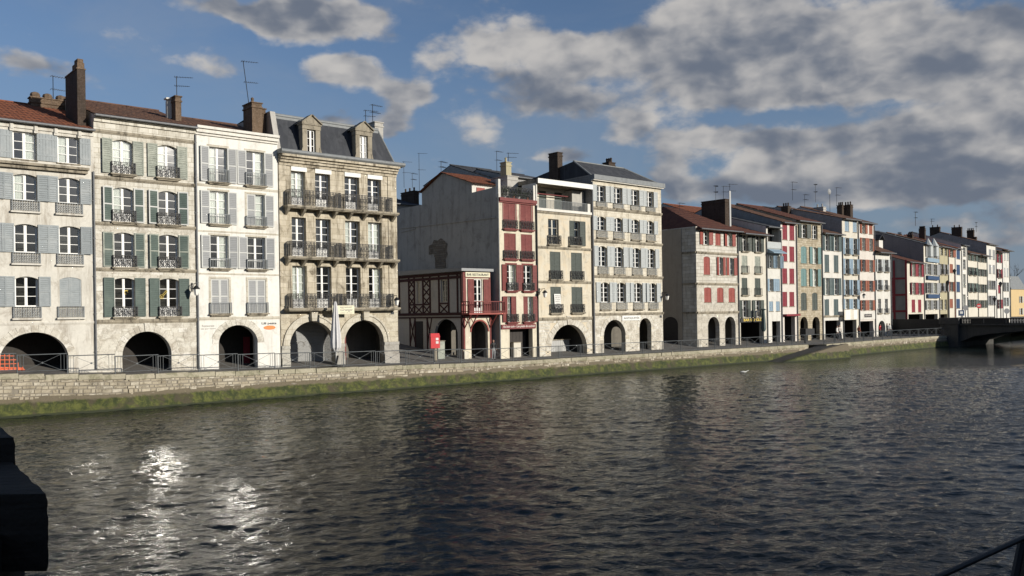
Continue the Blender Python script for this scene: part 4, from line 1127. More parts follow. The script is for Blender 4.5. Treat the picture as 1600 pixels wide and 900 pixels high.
for i in range(12):
    t0, t1 = math.pi*i/12, math.pi*(i+1)/12; cx, cz, r = (a0+a1)/2, az-(a1-a0)/2, (a1-a0)/2
    P = lambda t, e, y: (cx+(r+e)*math.cos(t), y, cz+(r+e)*math.sin(t))
    m.hexa([P(t0, .005, -.05), P(t1, .005, -.05), P(t1, .12, -.05), P(t0, .12, -.05), P(t0, .005, 0), P(t1, .005, 0), P(t1, .12, 0), P(t0, .12, 0)])
b.add(m, 'arch_frame', ORANGE if False else SH_RED2)
m = MB(); m.box(.0, .45, -.12, -.003, b.gz-.4, .75); b.add(m, 'corner_stone', W_CREAM)
# sign
sx, sz = b.fr.pt(746, 429.3); m = MB(); w_ = b.x(765, 430)-b.x(727, 430); m.box(sx-w_/2, sx+w_/2, -.11, -.05, sz-.19, sz+.19); sg = b.add(m, 'sign_board', SIGNC)
lettering(sg, 'BAR RESTAURANT', sx, sz, w_*.9, .2, LET_B, -.12, bold=.01)
# balcony round the corner
zbk = b.z(489, 741); m = MB(); xe = b.W+.75; m.box(-.15, xe, -1.0, -.05, zbk-.14, zbk); b.add(m, 'balcony_floor', SH_RED2)
hr = b.z(471.5, 741)-zbk; m = MB()
for (p, q) in (((-.1, 0), (-.1, -.95)), ((-.1, -.95), (xe-.03, -.95)), ((xe-.03, -.95), (xe-.03, -.1))):
    for z in (zbk+.12, zbk+hr): m.bar((*p, z), (*q, z), .045, 4)
    L_ = math.dist(p, q); n_ = max(1, int(L_/.22))
    for i in range(n_+1): f = i/n_; m.bar((p[0]+(q[0]-p[0])*f, p[1]+(q[1]-p[1])*f, zbk), (p[0]+(q[0]-p[0])*f, p[1]+(q[1]-p[1])*f, zbk+hr), .025 if 0 < i < n_ else .05, 4)
b.add(m, 'balcony_railing', SH_RED)
for x in (.1, .75, b.W-.1):
    m = MB(); m.bar((x, -.02, zbk-1.25), (x, -.9, zbk-.15), .05, 4); m.bar((x, -.4, zbk-.85), (x, -.02, zbk-.35), .035, 4); b.add(m, 'brace', SH_RED)
# side wall in the lane
H5 = []
def sx_(px): return T5-side(px, 470)[0]          # coordinate along the side wall, from the back to the corner
A0, A1 = sx_(679), sx_(715); azt = side(697, 498.5)[1]
w0, w1 = sx_(690), sx_(699.5); wz0, wz1 = side(695, 472)[1], side(695, 437)[1]
v0, v1 = sx_(652), sx_(657); vz0, vz1 = side(655, 474)[1], side(655, 440)[1]
H5 = [(A0, A1, -1.5, azt, (A1-A0)*.42), (w0, w1, wz0, wz1, 0), (v0, v1, vz0, vz1, 0)]
m = MB(); TS = lambda x, y, z: (y, T5-x, z); holed(m, T5, -1.5, b.ze, H5, .25, TS); b.add(m, 'side_wall', wall_mat('grey white render', (.50, .48, .45), (.25, .24, .22), .3, .3))
for (p, q, z0, z1) in ((w0, w1, wz0, wz1), (v0, v1, vz0, vz1)):
    wn = place('window', window_mesh(q-p, z1-z0, WOODC, 4, 0), b.root, (.12, T5-p, z0), -math.pi/2); place('pane', pane_mesh(q-p-.13, z1-z0-.13), wn, (.065, .03, .065))
m = MB(); m.face([(1.4, .3, -1.5), (1.4, T5-.2, -1.5), (1.4, T5-.2, b.ze-.1), (1.4, .3, b.ze-.1)]); m.face([(.3, T5-A0+.4, 2.9), (1.4, T5-A0+.4, 2.9), (1.4, .3, 2.9), (.3, .3, 2.9)]); b.add(m, 'room_wall', ROOM)
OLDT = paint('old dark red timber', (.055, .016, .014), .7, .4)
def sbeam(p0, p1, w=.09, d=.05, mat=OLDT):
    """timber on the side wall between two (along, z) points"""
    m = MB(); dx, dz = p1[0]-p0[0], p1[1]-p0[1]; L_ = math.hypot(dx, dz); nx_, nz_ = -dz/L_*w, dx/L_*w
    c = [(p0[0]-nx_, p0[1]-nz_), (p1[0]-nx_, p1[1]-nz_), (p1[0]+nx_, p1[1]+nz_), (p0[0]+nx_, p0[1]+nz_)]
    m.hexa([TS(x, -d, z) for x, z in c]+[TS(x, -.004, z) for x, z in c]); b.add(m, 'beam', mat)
zt5 = b.ze-.15; zm = side(700, 490.5)[1]; z2 = side(700, 434)[1]
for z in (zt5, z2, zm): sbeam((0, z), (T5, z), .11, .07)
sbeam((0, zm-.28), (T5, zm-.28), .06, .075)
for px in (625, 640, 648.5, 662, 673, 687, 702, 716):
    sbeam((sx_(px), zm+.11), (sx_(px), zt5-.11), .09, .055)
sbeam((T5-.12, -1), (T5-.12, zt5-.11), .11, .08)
def cross(px0, px1, za, zb_, n=1):
    x0, x1 = sx_(px0), sx_(px1)
    for i in range(n):
        c, d = za+(zb_-za)*i/n, za+(zb_-za)*(i+1)/n; sbeam((x0, c), (x1, d), .05, .045); sbeam((x0, d), (x1, c), .05, .042)
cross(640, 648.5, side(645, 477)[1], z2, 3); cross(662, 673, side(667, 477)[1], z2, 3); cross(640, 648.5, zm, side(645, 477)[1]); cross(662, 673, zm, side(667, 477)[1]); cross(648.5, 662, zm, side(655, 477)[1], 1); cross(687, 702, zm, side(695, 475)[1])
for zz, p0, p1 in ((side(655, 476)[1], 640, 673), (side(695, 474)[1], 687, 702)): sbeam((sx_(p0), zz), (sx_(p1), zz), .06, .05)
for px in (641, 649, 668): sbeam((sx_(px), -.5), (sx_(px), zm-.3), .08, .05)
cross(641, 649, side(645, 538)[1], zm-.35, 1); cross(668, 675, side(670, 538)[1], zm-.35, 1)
m = MB(); q0, q1 = sx_(650), sx_(661); c = [(q0, -1), (q1, -1), (q1, side(655, 502)[1]), (q0, side(655, 502)[1])]; m.hexa([TS(x, -.03, z) for x, z in c]+[TS(x, -.004, z) for x, z in c]); b.add(m, 'door', DARKWOOD)
b.finish(roof='none', flat=True, arcade=1.6, sidemat=W_GREY, backz=None) if False else None
m = MB(); holed(m, b.W, -1.2, b.ze, b.holes, .3, lambda x, y, z: (x, y, z)); b.add(m, 'front_wall', W_B6)
m = MB(); m.face([(b.W-.01, 0, -1.2), (b.W-.01, T5, -1.2), (b.W-.01, T5, b.ze), (b.W-.01, 0, b.ze)]); m.face([(0, T5, -1.2), (b.W, T5, -1.2), (b.W, T5, b.ze), (0, T5, b.ze)]); m.face([(.3, 2., -1.2), (b.W, 2., -1.2), (b.W, 2., 3.), (.3, 2., 3.)]); b.add(m, 'party_wall', W_ARC)
m = MB(); e = .35; m.hexa([(-e, -e, b.ze+.0), (b.W+.1, -e, b.ze+.0), (b.W+.1, T5+.2, b.ze), (-e, T5+.2, b.ze), (-e, -e, b.ze+.22), (b.W+.1, -e, b.ze+.22), (b.W+.1, T5+.2, b.ze+.45), (-e, T5+.2, b.ze+.45)]); b.add(m, 'roof', SH_SLAT)
B5 = b
# 6 --- narrow red shuttered house
b = H('townhouse', 'narrow cream house with dark red shutters, roof terrace and long red shop sign', 780.5, 838.5, 400, (783, 308.5), W_B6)
cc = [(788, 806.5), (814.5, 832)]
kw = dict(sm=SH_RED, bm=IRON, style='iron', bd=.2, slab=SH_RED, jamb=None)
b.rows(cc, 372, 788, [dict(y=(317, 357), kinds='cc', rail=343.5), dict(y=(364, 404), kinds='cc', rail=391)], **kw)
cc2 = [(792, 806.5), (817.5, 832)]
b.rows(cc2, 420, 788, [dict(y=(413, 454), kinds='oo', rail=441.5, curtain=.9, jamb=SH_RED, nb=4), dict(y=(463, 503.5), kinds='rl', rail=491, curtain=1., jamb=None, nb=4)], **kw)
b.rect(797, 833, 530, 514.5, 797)
b.cornice([(b.ze-.28, b.ze, .22), (b.ze-.40, b.ze-.282, .10)], SH_RED)
for (c0, c1) in cc:
    for (y0, y1) in ((316, 345),):
        xa, xb = b.x(c0-1.8, 372), b.x(c1+1.8, 372); m = MB(); zq0, zq1 = b.z(y1, 788), b.z(y0-2, 788); m.box(xa, xa+.1, -.02, -.002, zq0, zq1); m.box(xb-.1, xb, -.02, -.002, zq0, zq1); b.add(m, 'window_frame', SH_RED)
bs = lambda px, py: b.fr.side(px, py, 0.)
tA, zA = bs(775.5, 293); tE, zE = bs(753, 285); tB, zB = bs(737.8, 301); tB2, zB2 = bs(737.8, 285.6); tR, zR = bs(692, 270.7); tC, zC = bs(659.5, 301); tC2, zC2 = bs(659.5, 320); tD, zD = bs(622, 326.7)
print('B6 side', [(round(x, 1)) for x in (tA, zA, tE, zE, tB, zB, tB2, zB2, tR, zR, tC, zC, tC2, zC2, tD, zD, b.ze)])
dz_ = (zD-zC2)/(tD-tC2)
prof = [(0.0, -1.2), (0.0, b.ze+.9), (tB, zB), (tB, zB2), (tR, zR), (tC, zC), (tC, zC2), (tD+6, zC2+dz_*(tD+6-tC2)), (tD+6, -1.2)]
b.depth = tD+6
H6 = []
b.finish(roof='none', flat=True, sidemat=W_GREY, arcade=1.9, amat=DARKWOOD)
for o in list(b.root.children):
    if o.name.startswith('side_wall'): bpy.data.objects.remove(o)
m = MB(); m.face([(.01, t, z) for t, z in prof]); m.face([(b.W-.01, t, z) for t, z in [(0, -1.2), (0, b.ze-.1), (tB, b.ze), (tB, zB2), (tR, zR), (tC, zC), (tC, zC2), (tD+6, zC2), (tD+6, -1.2)]]); m.face([(0, tD+6, -1.2), (b.W, tD+6, -1.2), (b.W, tD+6, zC2), (0, tD+6, zC2)])
b.add(m, 'side_wall', W_GREY)
for (p0, p1) in (((624, 357), (775, 339.5)), ((628, 362), (650, 357))):
    (t0, z0), (t1, z1) = bs(*p0), bs(*p1); m = MB(); m.hexa([(-.05, t0, z0-.06), (-.05, t1, z1-.06), (.0, t1, z1-.06), (.0, t0, z0-.06), (-.05, t0, z0+.06), (-.05, t1, z1+.06), (.0, t1, z1+.06), (.0, t0, z0+.06)]); b.add(m, 'wall_ledge', W_GREY)
# old chimney breast scar on the side wall
pts = [(681, 419), (681, 405), (678, 396), (671, 398), (671, 384), (676, 382), (679, 375), (685, 376), (690, 372), (695, 376), (700, 381), (698, 390), (700, 397), (697, 405), (698, 419)]
m = MB(); m.face([(-.035,)+bs(x, y) for x, y in pts]); b.add(m, 'scar', wall_mat('exposed rubble', (.25, .22, .18), (.12, .10, .085), .7, .6, block=(.4, .2), tint=.2, bump=.6))
m = MB(); zq0 = b.ze-.02; m.bar((-.05, -.02, -.5), (-.05, -.02, b.ze+.3), .07, 8); b.add(m, 'drainpipe', PIPE)
# main roof behind the terrace
e = .35; sl_ = (zR-zB2)/(tR-tB)
m = MB(); k0 = len(m.v); tiled(m, b.W+.5, tB-.5, zB2-sl_*.5+.08, tR, zR+.08, -.25, .26, .045)
m.face([(-.25, tR, zR+.08), (b.W+.25, tR, zR+.08), (b.W+.25, tC+.3, zC), (-.25, tC+.3, zC)]); b.add(m, 'roof', TILE_O)
m = MB(); m.face([(.02, tB+.0, b.ze), (b.W, tB, b.ze), (b.W, tB, zB2), (.02, tB, zB2)]); m.face([(.0, .0, b.ze-.02), (b.W, 0, b.ze-.02), (b.W, tB, b.ze-.02), (0, tB, b.ze-.02)]); b.add(m, 'terrace_wall', W_WHITE)
x0 = .5; m = MB(); m.box(x0, x0+.9, tB-.05, tB, b.ze+.4, zB2-.35); b.add(m, 'shutter', SH_RED2)
place('terrace_railing', rail_mesh(b.W-.3, .95, .02, 'iron', IRON), b.root, (.15, .02, b.ze+.02))
m = MB(); m.box(0, .24, -.02, .3, b.ze, b.ze+1.5); b.add(m, 'parapet_post', W_WHITE); m = MB(); m.box(b.W-.24, b.W-.005, -.02, .3, b.ze, b.ze+1.3); b.add(m, 'parapet_post', W_WHITE)
x0, x1 = b.fr.pt(791, 280, 2.4)[0], b.fr.pt(803, 280, 2.4)[0]; b.chimney(x0, x1+.35, 2.2, 4.4, b.ze-.1, b.fr.pt(800, 276, 2.3)[1], 0, W_GREY)
x0, x1 = b.fr.pt(791.5, 262, 5)[0], b.fr.pt(799.5, 262, 5)[0]; b.chimney(x0, x1, 5, 5.8, b.ze-.1, b.fr.pt(795, 254, 5)[1], 1, W_OLIVE)
rp = random.Random(4)
for i in range(7):
    px = .5+i*(b.W-1)/6; ph = rp.uniform(.35, .9)
    pr_ = empty('potted_plant', ['bushy', 'thin', 'small round', 'tall dark', 'trailing', 'spiky', 'low green'][i]+' potted plant on the red house roof terrace, %s from the left' % ['first', 'second', 'third', 'fourth', 'fifth', 'sixth', 'seventh'][i], 'plant', b.fr.world(px, .45, b.ze+.0), b.fr.ang(), 'potted plants on the roof terrace')
    m = MB(); m.lathe([(.10, 0), (.15, .26), (.16, .28), (.0, .26)], 8); m.build('pot', [TERRAC, SIGNW, SH_GREEN][i % 3], pr_)
    m = MB()
    for k in range(70):
        c = Vector((rp.gauss(0, .12), rp.gauss(0, .12), .3+rp.random()*ph)); u_ = Vector((rp.uniform(-1, 1), rp.uniform(-1, 1), rp.uniform(-.5, 1))).normalized()*.09; v_ = u_.cross(Vector((rp.random(), rp.random(), .3))).normalized()*.03
        m.face([c-u_, c-v_, c+u_, c+v_])
    m.build('foliage', GRASSY, pr_)
sx, sz = b.fr.pt(810.5, 510.2); w_ = b.x(837, 510)-b.x(783.5, 510); m = MB(); m.box(sx-w_/2, sx+w_/2, -.09, -.003, sz-.19, sz+.19); sg = b.add(m, 'sign_board', SIGNR)
lettering(sg, 'Au bon coin - Les pieds de cochon', sx, sz, w_*.93, .24, LET_W, -.1, .2, .012)
for i in range(7):
    m = MB(); q0 = b.x(797, 530)+.02; w1 = (b.x(833, 530)-b.x(797, 530))/7; m.box(q0+i*w1+.01, q0+(i+1)*w1-.01, .9, .95, -.3, b.z(514, 797)); b.add(m, 'door_plank', DARKWOOD)
cx, cz = b.fr.pt(806, 545, .6); cr = empty('crate', 'tall light brown wooden cabinet standing in the dark doorway under the red shop sign', 'cabinet', b.fr.world(cx, .35, 0), b.fr.ang())
m = MB(); m.box(-.4, .4, 0, .35, 0, 1.25); m.build('body', W_CREAM, cr); m = MB(); m.box(-.43, .43, -.03, .38, 1.25, 1.31); m.build('top', TRIM, cr)
B6 = b
# 7 --- loggia house
b = H('townhouse', 'cream stone house with open top-floor loggia and white banner in a lower window', 838.5, 924, 400, (836, 326.5), W_B7)
b.rows([(857, 873.5), (890, 906)], 350, 857, [dict(y=(341.7, 381.5), kinds='bl', rail=367.5, wm=WOODC, sm=SH_OLIV, nb=3)], bm=IRON, style='iron', bd=.2)
b.rows([(860, 876.5), (893, 910)], 420, 860, [dict(y=(393, 436.5), kinds='cc', rail=422.5), dict(y=(448, 489), kinds='cc', rail=475.5)], sm=SH_OLIV, s2=SH_OLIV, bm=IRON, style='iron', bd=.2)
b.string(385.5, 842, .14, .10); b.string(439.8, 844, .14, .10); b.string(498, 847, .18, .12); b.string(330.5, 842, .12, .10); b.cornice([(b.ze-.1, b.ze+.12, .2)], TRIMW)
b.arch(861.5, 918, 550, 507, xtop=890, ring=.62, n=15, rise=None)
b.ashlar(-.1, b.z(498, 847)-.15, .62, .27, VSTONE, limit=130)
b.finish(roof='none', flat=True, arcade=3.6, amat=W_ARC)
zf = b.fr.pt(836, 279.4)[1]; zf0 = b.fr.pt(836, 287.5)[1]; D7 = 1.7; zF = b.ze
m = MB(); m.face([(0, 0, zF-.05), (b.W, 0, zF-.05), (b.W, D7, zF-.05), (0, D7, zF-.05)]); b.add(m, 'terrace_floor', TRIM)
LH = []
for (p0, p1) in ((836, 845), (858, 868.5), (880, 893)):
    pass
m = MB(); hz = []; dt = 1.95
for (p0, p1) in ((.25, .85), (2.0, 2.9), (3.9, 4.9)): hz.append((p0, min(p1, b.W-.1), zF-.05, zF+dt, 0))
holed(m, b.W, zF-.05, zf0+.1, hz, .1, lambda x, y, z: (x, D7+y, z)); b.add(m, 'loggia_wall', W_CREAM)
for (p0, p1, z0, z1, _) in hz:
    m = MB(); m.box(p0, p1, D7+.06, D7+.1, z0, z1); b.add(m, 'door', SH_OLIV)
m = MB(); m.box(b.W-1.5, b.W-.01, D7-.9, D7-.004, zF, zf0); b.add(m, 'loggia_partition', W_GREY)
m = MB(); m.box(-.02, b.W-.02, -.35, 6, zf0+.1, zf); b.add(m, 'loggia_roof', TRIM)
m = MB(); m.box(-.03, b.W-.01, -.40, -.352, zf0+.05, zf+.03); b.add(m, 'fascia', SIGNW)
m = MB(); m.box(0, .12, -.1, D7, zF, zf0+.1); b.add(m, 'loggia_end', W_WHITE); m = MB(); m.box(b.W-.35, b.W-.01, -.02, .3, zF, zF+.9); b.add(m, 'parapet_post', W_WHITE)
m = MB(); m.bar((.1, 1.2, zf0-.55), (b.W-1.3, 1.2, zf0-.55), .05, 6); b.add(m, 'awning_roll', SIGNR)
place('terrace_railing', rail_mesh(b.W-.5, b.z(310, 840)-b.z(326, 840), .02, 'bars', IRONG), b.root, (.12, .03, zF+.02))
px0, px1 = b.fr.pt(872, 255, 4)[0], b.fr.pt(882, 255, 4)[0]; b.chimney(px0, px0+(px1-px0)*.75, 4, 5.2, zf-.3, b.fr.pt(879, 239.5, 4)[1], 0, BRICKD)
b.pipe(.02, 0, b.ze+.3, .07, IRON)
# banner
cx, cz = b.fr.pt(871.5, 470.5); m = MB(); m.hexa([(cx-.36, -.06, cz-.66), (cx+.42, -.06, cz-.66), (cx+.42, -.05, cz-.66), (cx-.36, -.05, cz-.66), (cx-.44, -.05, cz+.62), (cx+.34, -.05, cz+.62), (cx+.34, -.04, cz+.62), (cx-.44, -.04, cz+.62)])
bn = m.build('banner', SIGNW, None); bn.location = (b.fr.P[0], b.fr.P[1], 0); bn.rotation_euler = (0, 0, b.fr.ang()); tag(bn, 'white handwritten banner hanging in the lower left window of the loggia house', 'banner')
for i in range(5): lettering(bn, ['NON AU', 'BRUIT', 'LA NUIT', 'MERCI', 'voisins'][i], cx-.03+.01*i, cz+.46-i*.17, .56, .08, LET_G, -.07)
cx0, cx1 = b.x(862, 540), b.x(917, 540)
ct = empty('counter', 'long pale panelled counter under the wide arch of the loggia house', 'counter', b.fr.world(cx0, 0, 0), b.fr.ang()); m = MB(); wq = cx1-cx0
n_ = 12
for i in range(n_): m2 = MB(); m2.box(wq*.32+i*(wq*.62/n_)+.01, wq*.32+(i+1)*(wq*.62/n_)-.01, 1.9, 1.95, -.1, 1.25); m2.build('panel', ROLLER, ct)
m.box(wq*.3, wq*.96, 1.8, 2.1, 1.25, 1.32); m.build('top', TRIM, ct)
m = MB(); m.box(b.x(868, 540), b.x(880, 540), 3.5, 3.58, .3, 2.9); b.add(m, 'door', DARKWOOD)
B7 = b
# 8 --- Antiquites house
b = H('townhouse', 'tall cream house with four columns of pale shutters and an antiques sign', 926, 1034.5, 380, (925, 280.5), W_B8)
cc = [(933.5, 947), (960, 973), (987, 999.5), (1011, 1022)]
kw = dict(sm=SH_PB, s2=SH_PB, bm=IRONG, nb=3)
b.rows(cc, 350, 933, [dict(y=(289, 314.5), jamb=None)], **kw)
b.rows(cc, 350, 933, [dict(y=(337.5, 359.5), rise=.2)], **kw)
cc2 = [(935.5, 949), (961, 974.3), (989, 1001.5), (1012.5, 1024)]
b.rows(cc2, 405, 934, [dict(y=(384, 416), rise=.2, nb=4)], **kw)
cc3 = [(939, 953), (964.5, 978), (991, 1004), (1015, 1026.3)]
b.rows(cc3, 460, 938, [dict(y=(441, 472.5), rise=.2, nb=4)], **kw)
for (cs, ya, yb, ref, yy) in ((cc, 314.8, 322.5, 933, 350), (cc, 359.8, 371, 933, 350), (cc2, 416.2, 428, 934, 405), (cc3, 472.8, 484, 938, 460)):
    for (c0, c1) in cs:
        xa, xb = b.x(c0-.8, yy), b.x(c1+.8, yy); z0, z1 = b.z(yb, ref), b.z(ya, ref)
        place('balcony_railing', rail_mesh(xb-xa, z1-z0, .16, 'panel', IRONG), b.root, (xa, -.005, z0)); m = MB(); m.box(xa-.06, xb+.06, -.22, 0, z0-.09, z0-.002); b.add(m, 'window_sill', TRIM)
for y, px, mt in ((324, 925, TRIM), (375.5, 926, TRIM), (431, 928, TRIM), (490.6, 930, TRIM)): b.string(y, px, .16, .16, mt)
zt_ = b.z(272.8, 925)
m = MB(); m.box(-.0, b.W+.2, -.38, .2, b.ze+.02, zt_); b.add(m, 'zinc_parapet', ZINC); m = MB(); m.box(0, b.W+.1, -.30, -.003, b.ze-.06, b.ze+.018); b.add(m, 'cornice', TRIMW)
b.arch(944, 978, 530, 499.6, xtop=961, ring=.45, n=13, key=False); b.arch(999.8, 1018.4, 530, 497, xtop=1009, ring=.35, n=11, key=False)
b.ashlar(-.1, b.z(490.6, 930)-.12, .55, .26, VSTONE, limit=170)
zz1 = b.z(324, 925); m = MB()
tr_, zr_ = b.fr.side(896.7, 253, 0.)
print('B8 ridge', tr_, zr_, b.ze)
zE_ = b.ze; b.ze = zt_-.1; sl8 = (zr_-b.ze)/tr_
b.finish(roof='slate', slope=sl8, rt=tr_, over=-.1, hip=(0.001, b.W*.30), gutter=False, sidemat=W_SLATEW, front_top=zE_+.03) if True else None
m = MB(); m.face([(.012, .1, b.ze-.02), (.012, tr_, zr_), (.012, b.depth, b.ze-.5)]); m.face([(.012, -.0, b.ze-1), (.012, b.depth, b.ze-1), (.012, b.depth, b.ze), (.012, .1, b.ze)]); b.add(m, 'gable_wall', W_SLATEW)
m = MB(); m.bar((.0, .0, b.ze+.05), (.0, tr_, zr_+.1), .09, 6); m.bar((.0, tr_, zr_+.1), (b.W*.7, tr_, zr_+.1), .07, 6); m.bar((b.W*.7, tr_, zr_+.1), (b.W, 0, b.ze+.05), .06, 6); b.add(m, 'ridge_flashing', ZINC)
m = MB(); top8 = MB(); top8.box(.0, b.W-.005, -.012, -.002, b.z(324, 925)+.1, zE_-.06)
x0 = b.fr.pt(952, 258, tr_)[0]; b.chimney(x0, x0+.9, tr_, tr_+.8, zr_-.4, b.fr.pt(953, 254, tr_)[1], 3, BRICKD)
b.pipe(.0, 0, zE_-.2, .08, PIPE)
sx, sz = b.fr.pt(986.2, 496.8); w_ = b.x(1000.5, 497)-b.x(972, 497); m = MB(); m.box(sx-w_/2, sx+w_/2, -.09, -.02, sz-.23, sz+.23); sg = b.add(m, 'sign_board', SIGNW); lettering(sg, 'ANTIQUITÉS', sx, sz, w_*.85, .24, LET_B, -.1)
sx, sz = b.fr.pt(1033, 494.5); m = MB(); m.box(sx-.2, sx+.13, -.03, -.0, sz-.12, sz+.12); b.add(m, 'street_plate', LET_B)
B8 = b
# 9 --- stone house with vermilion shutters
b = H('corner_house', 'grey stone corner house with vermilion shutters, two arches and a wide hipped tile roof', 1089, 1154, 450, (1087, 353.5), W_B9)
kw = dict(sm=SH_RED2, s2=SH_RED2, nb=3, parts=False, step=.12)
b.rows([(1098.5, 1108), (1118.3, 1126.5), (1136, 1144.3)], 371, 1099, [dict(y=(361, 382), kinds='oco', rise=.15, curtain=1.)], **kw)
b.rows([(1100, 1110)], 415, 1100, [dict(y=(400.5, 429), kinds='c', rise=.12)], **kw); b.rows([(1123.5, 1130), (1139.5, 1147)], 415, 1100, [dict(y=(400.5, 429), kinds='oo', rise=.12)], **kw)
b.rows([(1100.8, 1112), (1121, 1131), (1139, 1149)], 460, 1101, [dict(y=(449, 472.6), kinds='ccc', rise=.1)], **kw)
for y, px in ((393.8, 1088), (442.8, 1089), (488.3, 1089.5)): b.string(y, px, .16, .14)
b.arch(1107, 1125, 525, 495, xtop=1116); b.arch(1133.6, 1150, 525, 494.6, xtop=1142)
b.rings += [((h[0]+h[1])/2, h[3]-h[4], (h[1]-h[0])/2+.05, h[4]+.05) for h in b.holes[-2:]]
b.ashlar(-.1, b.z(442.8, 1089)-.1, .72, .36, stone_mat('grey ashlar block', [(.55, .51, .43), (.50, .46, .38), (.60, .57, .50), (.32, .29, .24)]), limit=220)
tS = b.fr.side(1066, 400, 0)[0]
b.depth = 17
b.finish(slope=.40, rt=7.5, over=.7, hip=(4.2, .01), sidemat=W_B9, rmat=TILE_M, soff=TILE_B, arcade=3)
m = MB(); m.box(-.06, .0, tS, 17, -.4, b.ze-.1); b.add(m, 'rendered_side', W_B9S)
for y in (393.8, 442.8, 488.3): z = b.z(y, 1089); m = MB(); m.box(-.14, -.0, 0, tS, z-.08, z+.08); b.add(m, 'string_course', TRIM)
ta, tb = b.fr.side(1060, 520, -.07)[0], b.fr.side(1037, 520, -.07)[0]; za = b.fr.side(1048, 495, -.07)[1]; r_ = (tb-ta)/2
m = MB(); P = [(ta+r_-r_*math.cos(math.pi*i/14), za-r_*.8+r_*.8*math.sin(math.pi*i/14)) for i in range(15)]
m.face([(-.075, ta, -.4)]+[(-.075, t, z) for t, z in P]+[(-.075, tb, -.4)]); b.add(m, 'arch_gate', DARKWOOD)
cA, cB = b.fr.pt(1119, 330, 3.0)[0], b.fr.pt(1141, 330, 3.0)[0]; zt_ = b.fr.pt(1130, 311, 3.)[1]
b.chimney(cB-.9, cB+.1, 3.0, 6.2, b.ze, zt_, 0, BRICKD); m = MB(); m.box(cB-.15, cB+.13, 2.93, 2.99, b.ze+.2, zt_+1.0); b.add(m, 'flue', ROLLER)
b.pipe(b.W-.02, 0, b.ze-.3, .07, PIPE)
B9 = b

# --- the rest of the row, smaller and smaller
def row_house(label, xl, xr, ytop, wall, cols, rows, sm, ground=None, slope=.33, rt=8, roof='tile', rmat=None, wm=None, depth=16, over=.45, far=False, side=None, name='townhouse', off=0., strings=(), shop=None, balc=None, curt=.35, s2=None):
    h = House(name, label, xl, xr, 430, ytop, wall, far=far, off=off+random.uniform(-.03, .03), depth=depth); HOUSES.append(h)
    for r in rows:
        y0, y1, kinds = r[:3]; ex = r[3] if len(r) > 3 else {}
        cs = ex.pop('cols', cols) if ex else cols
        h.rows(cs, (y0+y1)/2, xl, [dict(y=(y0, y1), kinds=kinds, **ex)], sm=ex.get('sm', sm) if False else sm, s2=s2 or sm, wm=wm or WOODW, parts=False, nb=3, curtain=curt, step=.16, style='far') if not ex.get('sm') else h.rows(cs, (y0+y1)/2, xl, [dict(y=(y0, y1), kinds=kinds, **ex)], parts=False, nb=3, curtain=curt, step=.16, style='far')
    if ground:
        for g in ground:
            if g[0] == 'arch': h.arch(g[1], g[2], 515, g[3], xtop=(g[1]+g[2])/2)
            else: h.rect(g[1], g[2], 515, g[3], g[1])
    for y in strings: h.string(y, xl, .14, .12)
    h.finish(slope=slope, rt=rt, over=over, roof=roof, rmat=rmat, sidemat=side or wall, arcade=2.6, amat=shop or DARKWOOD)
    h.pipe(h.W-.03, 0, h.ze-.3, .06, PIPE)
    return h
b10 = row_house('cream house with green shutters above the bar with yellow lettering', 1154.7, 1198.3, 362, W_CREAM, [(1159.5, 1168.3), (1180, 1188.7)],
    [(364, 392, 'oo', dict(balc=.9, sm=SH_OLIV)), (399, 426, 'cc', dict(balc=.75, sm=SH_PALEG)), (434, 461, 'cc', dict(balc=.75, sm=SH_OLIV)), (469, 496, 'oo', dict(balc=.9, sm=SH_OLIV))], SH_OLIV, [('rect', 1158, 1193, 503)], over=.9, slope=.30, rmat=TILE_M)
sx, sz = b10.fr.pt(1175, 499.8); w_ = b10.x(1193, 500)-b10.x(1157, 500); m = MB(); m.box(sx-w_/2, sx+w_/2, -.10, -.003, sz-.24, sz+.22); sg = b10.add(m, 'sign_board', SIGNB); lettering(sg, 'BAR DU CLO', sx+.1, sz, w_*.8, .27, LET_Y, -.115, bold=.02)
m = MB(); q, qz = b10.fr.pt(1177, 490); m.box(q-.25, q+.12, -.45, -.43, qz-.4, qz+.45); b10.add(m, 'hanging_cloth', W_CREAM)
b11 = row_house('narrow white house with light blue shutters and blue awning', 1198.6, 1221, 353.5, W_WHITE, [(1202.3, 1208.5), (1213, 1219)],
    [(355.5, 377, 'd', dict(cols=[(1200, 1219.5)])), (399, 418.5, 'oo', dict(ang=35)), (435.5, 455, 'oc'), (471, 486.5, 'cc')], SH_SKY, [('rect', 1207, 1222 if False else 1219.8, 502)], slope=.28, over=.3, roof='slate')
m = MB(); za, zb = b11.z(377.5, 1199), b11.z(387.5, 1199); m.box(.02, b11.W-.02, -.12, -.003, zb, za); b11.add(m, 'balcony_panel', SH_PB)
za, zb = b11.z(388.5, 1199), b11.z(396, 1199); m = MB(); m.hexa([(.1, -.9, zb), (b11.W-.1, -.9, zb), (b11.W-.1, -.02, zb+.05), (.1, -.02, zb+.05), (.1, -.85, zb+.1), (b11.W-.1, -.85, zb+.1), (b11.W-.1, -.02, za), (.1, -.02, za)]); b11.add(m, 'awning', SH_SKY)
b12 = row_house('narrow pale pink house with plain crimson shutters', 1221.3, 1245.3, 346, W_PINK, [(1223, 1230.5), (1234, 1241.5)],
    [(348, 374, 'cc'), (384, 408, 'cc'), (419, 443, 'cc'), (456, 479, 'cc')], SH_CRIM, [('rect', 1226.5, 1243, 494)], slope=.34, rt=9, depth=18, side=W_SLATEW)
m = MB(); za, zb = b12.z(491, 1222), b12.z(494, 1222); m.box(.2, b12.W-.1, -.5, -.003, zb, za); b12.add(m, 'awning', SH_CRIM)
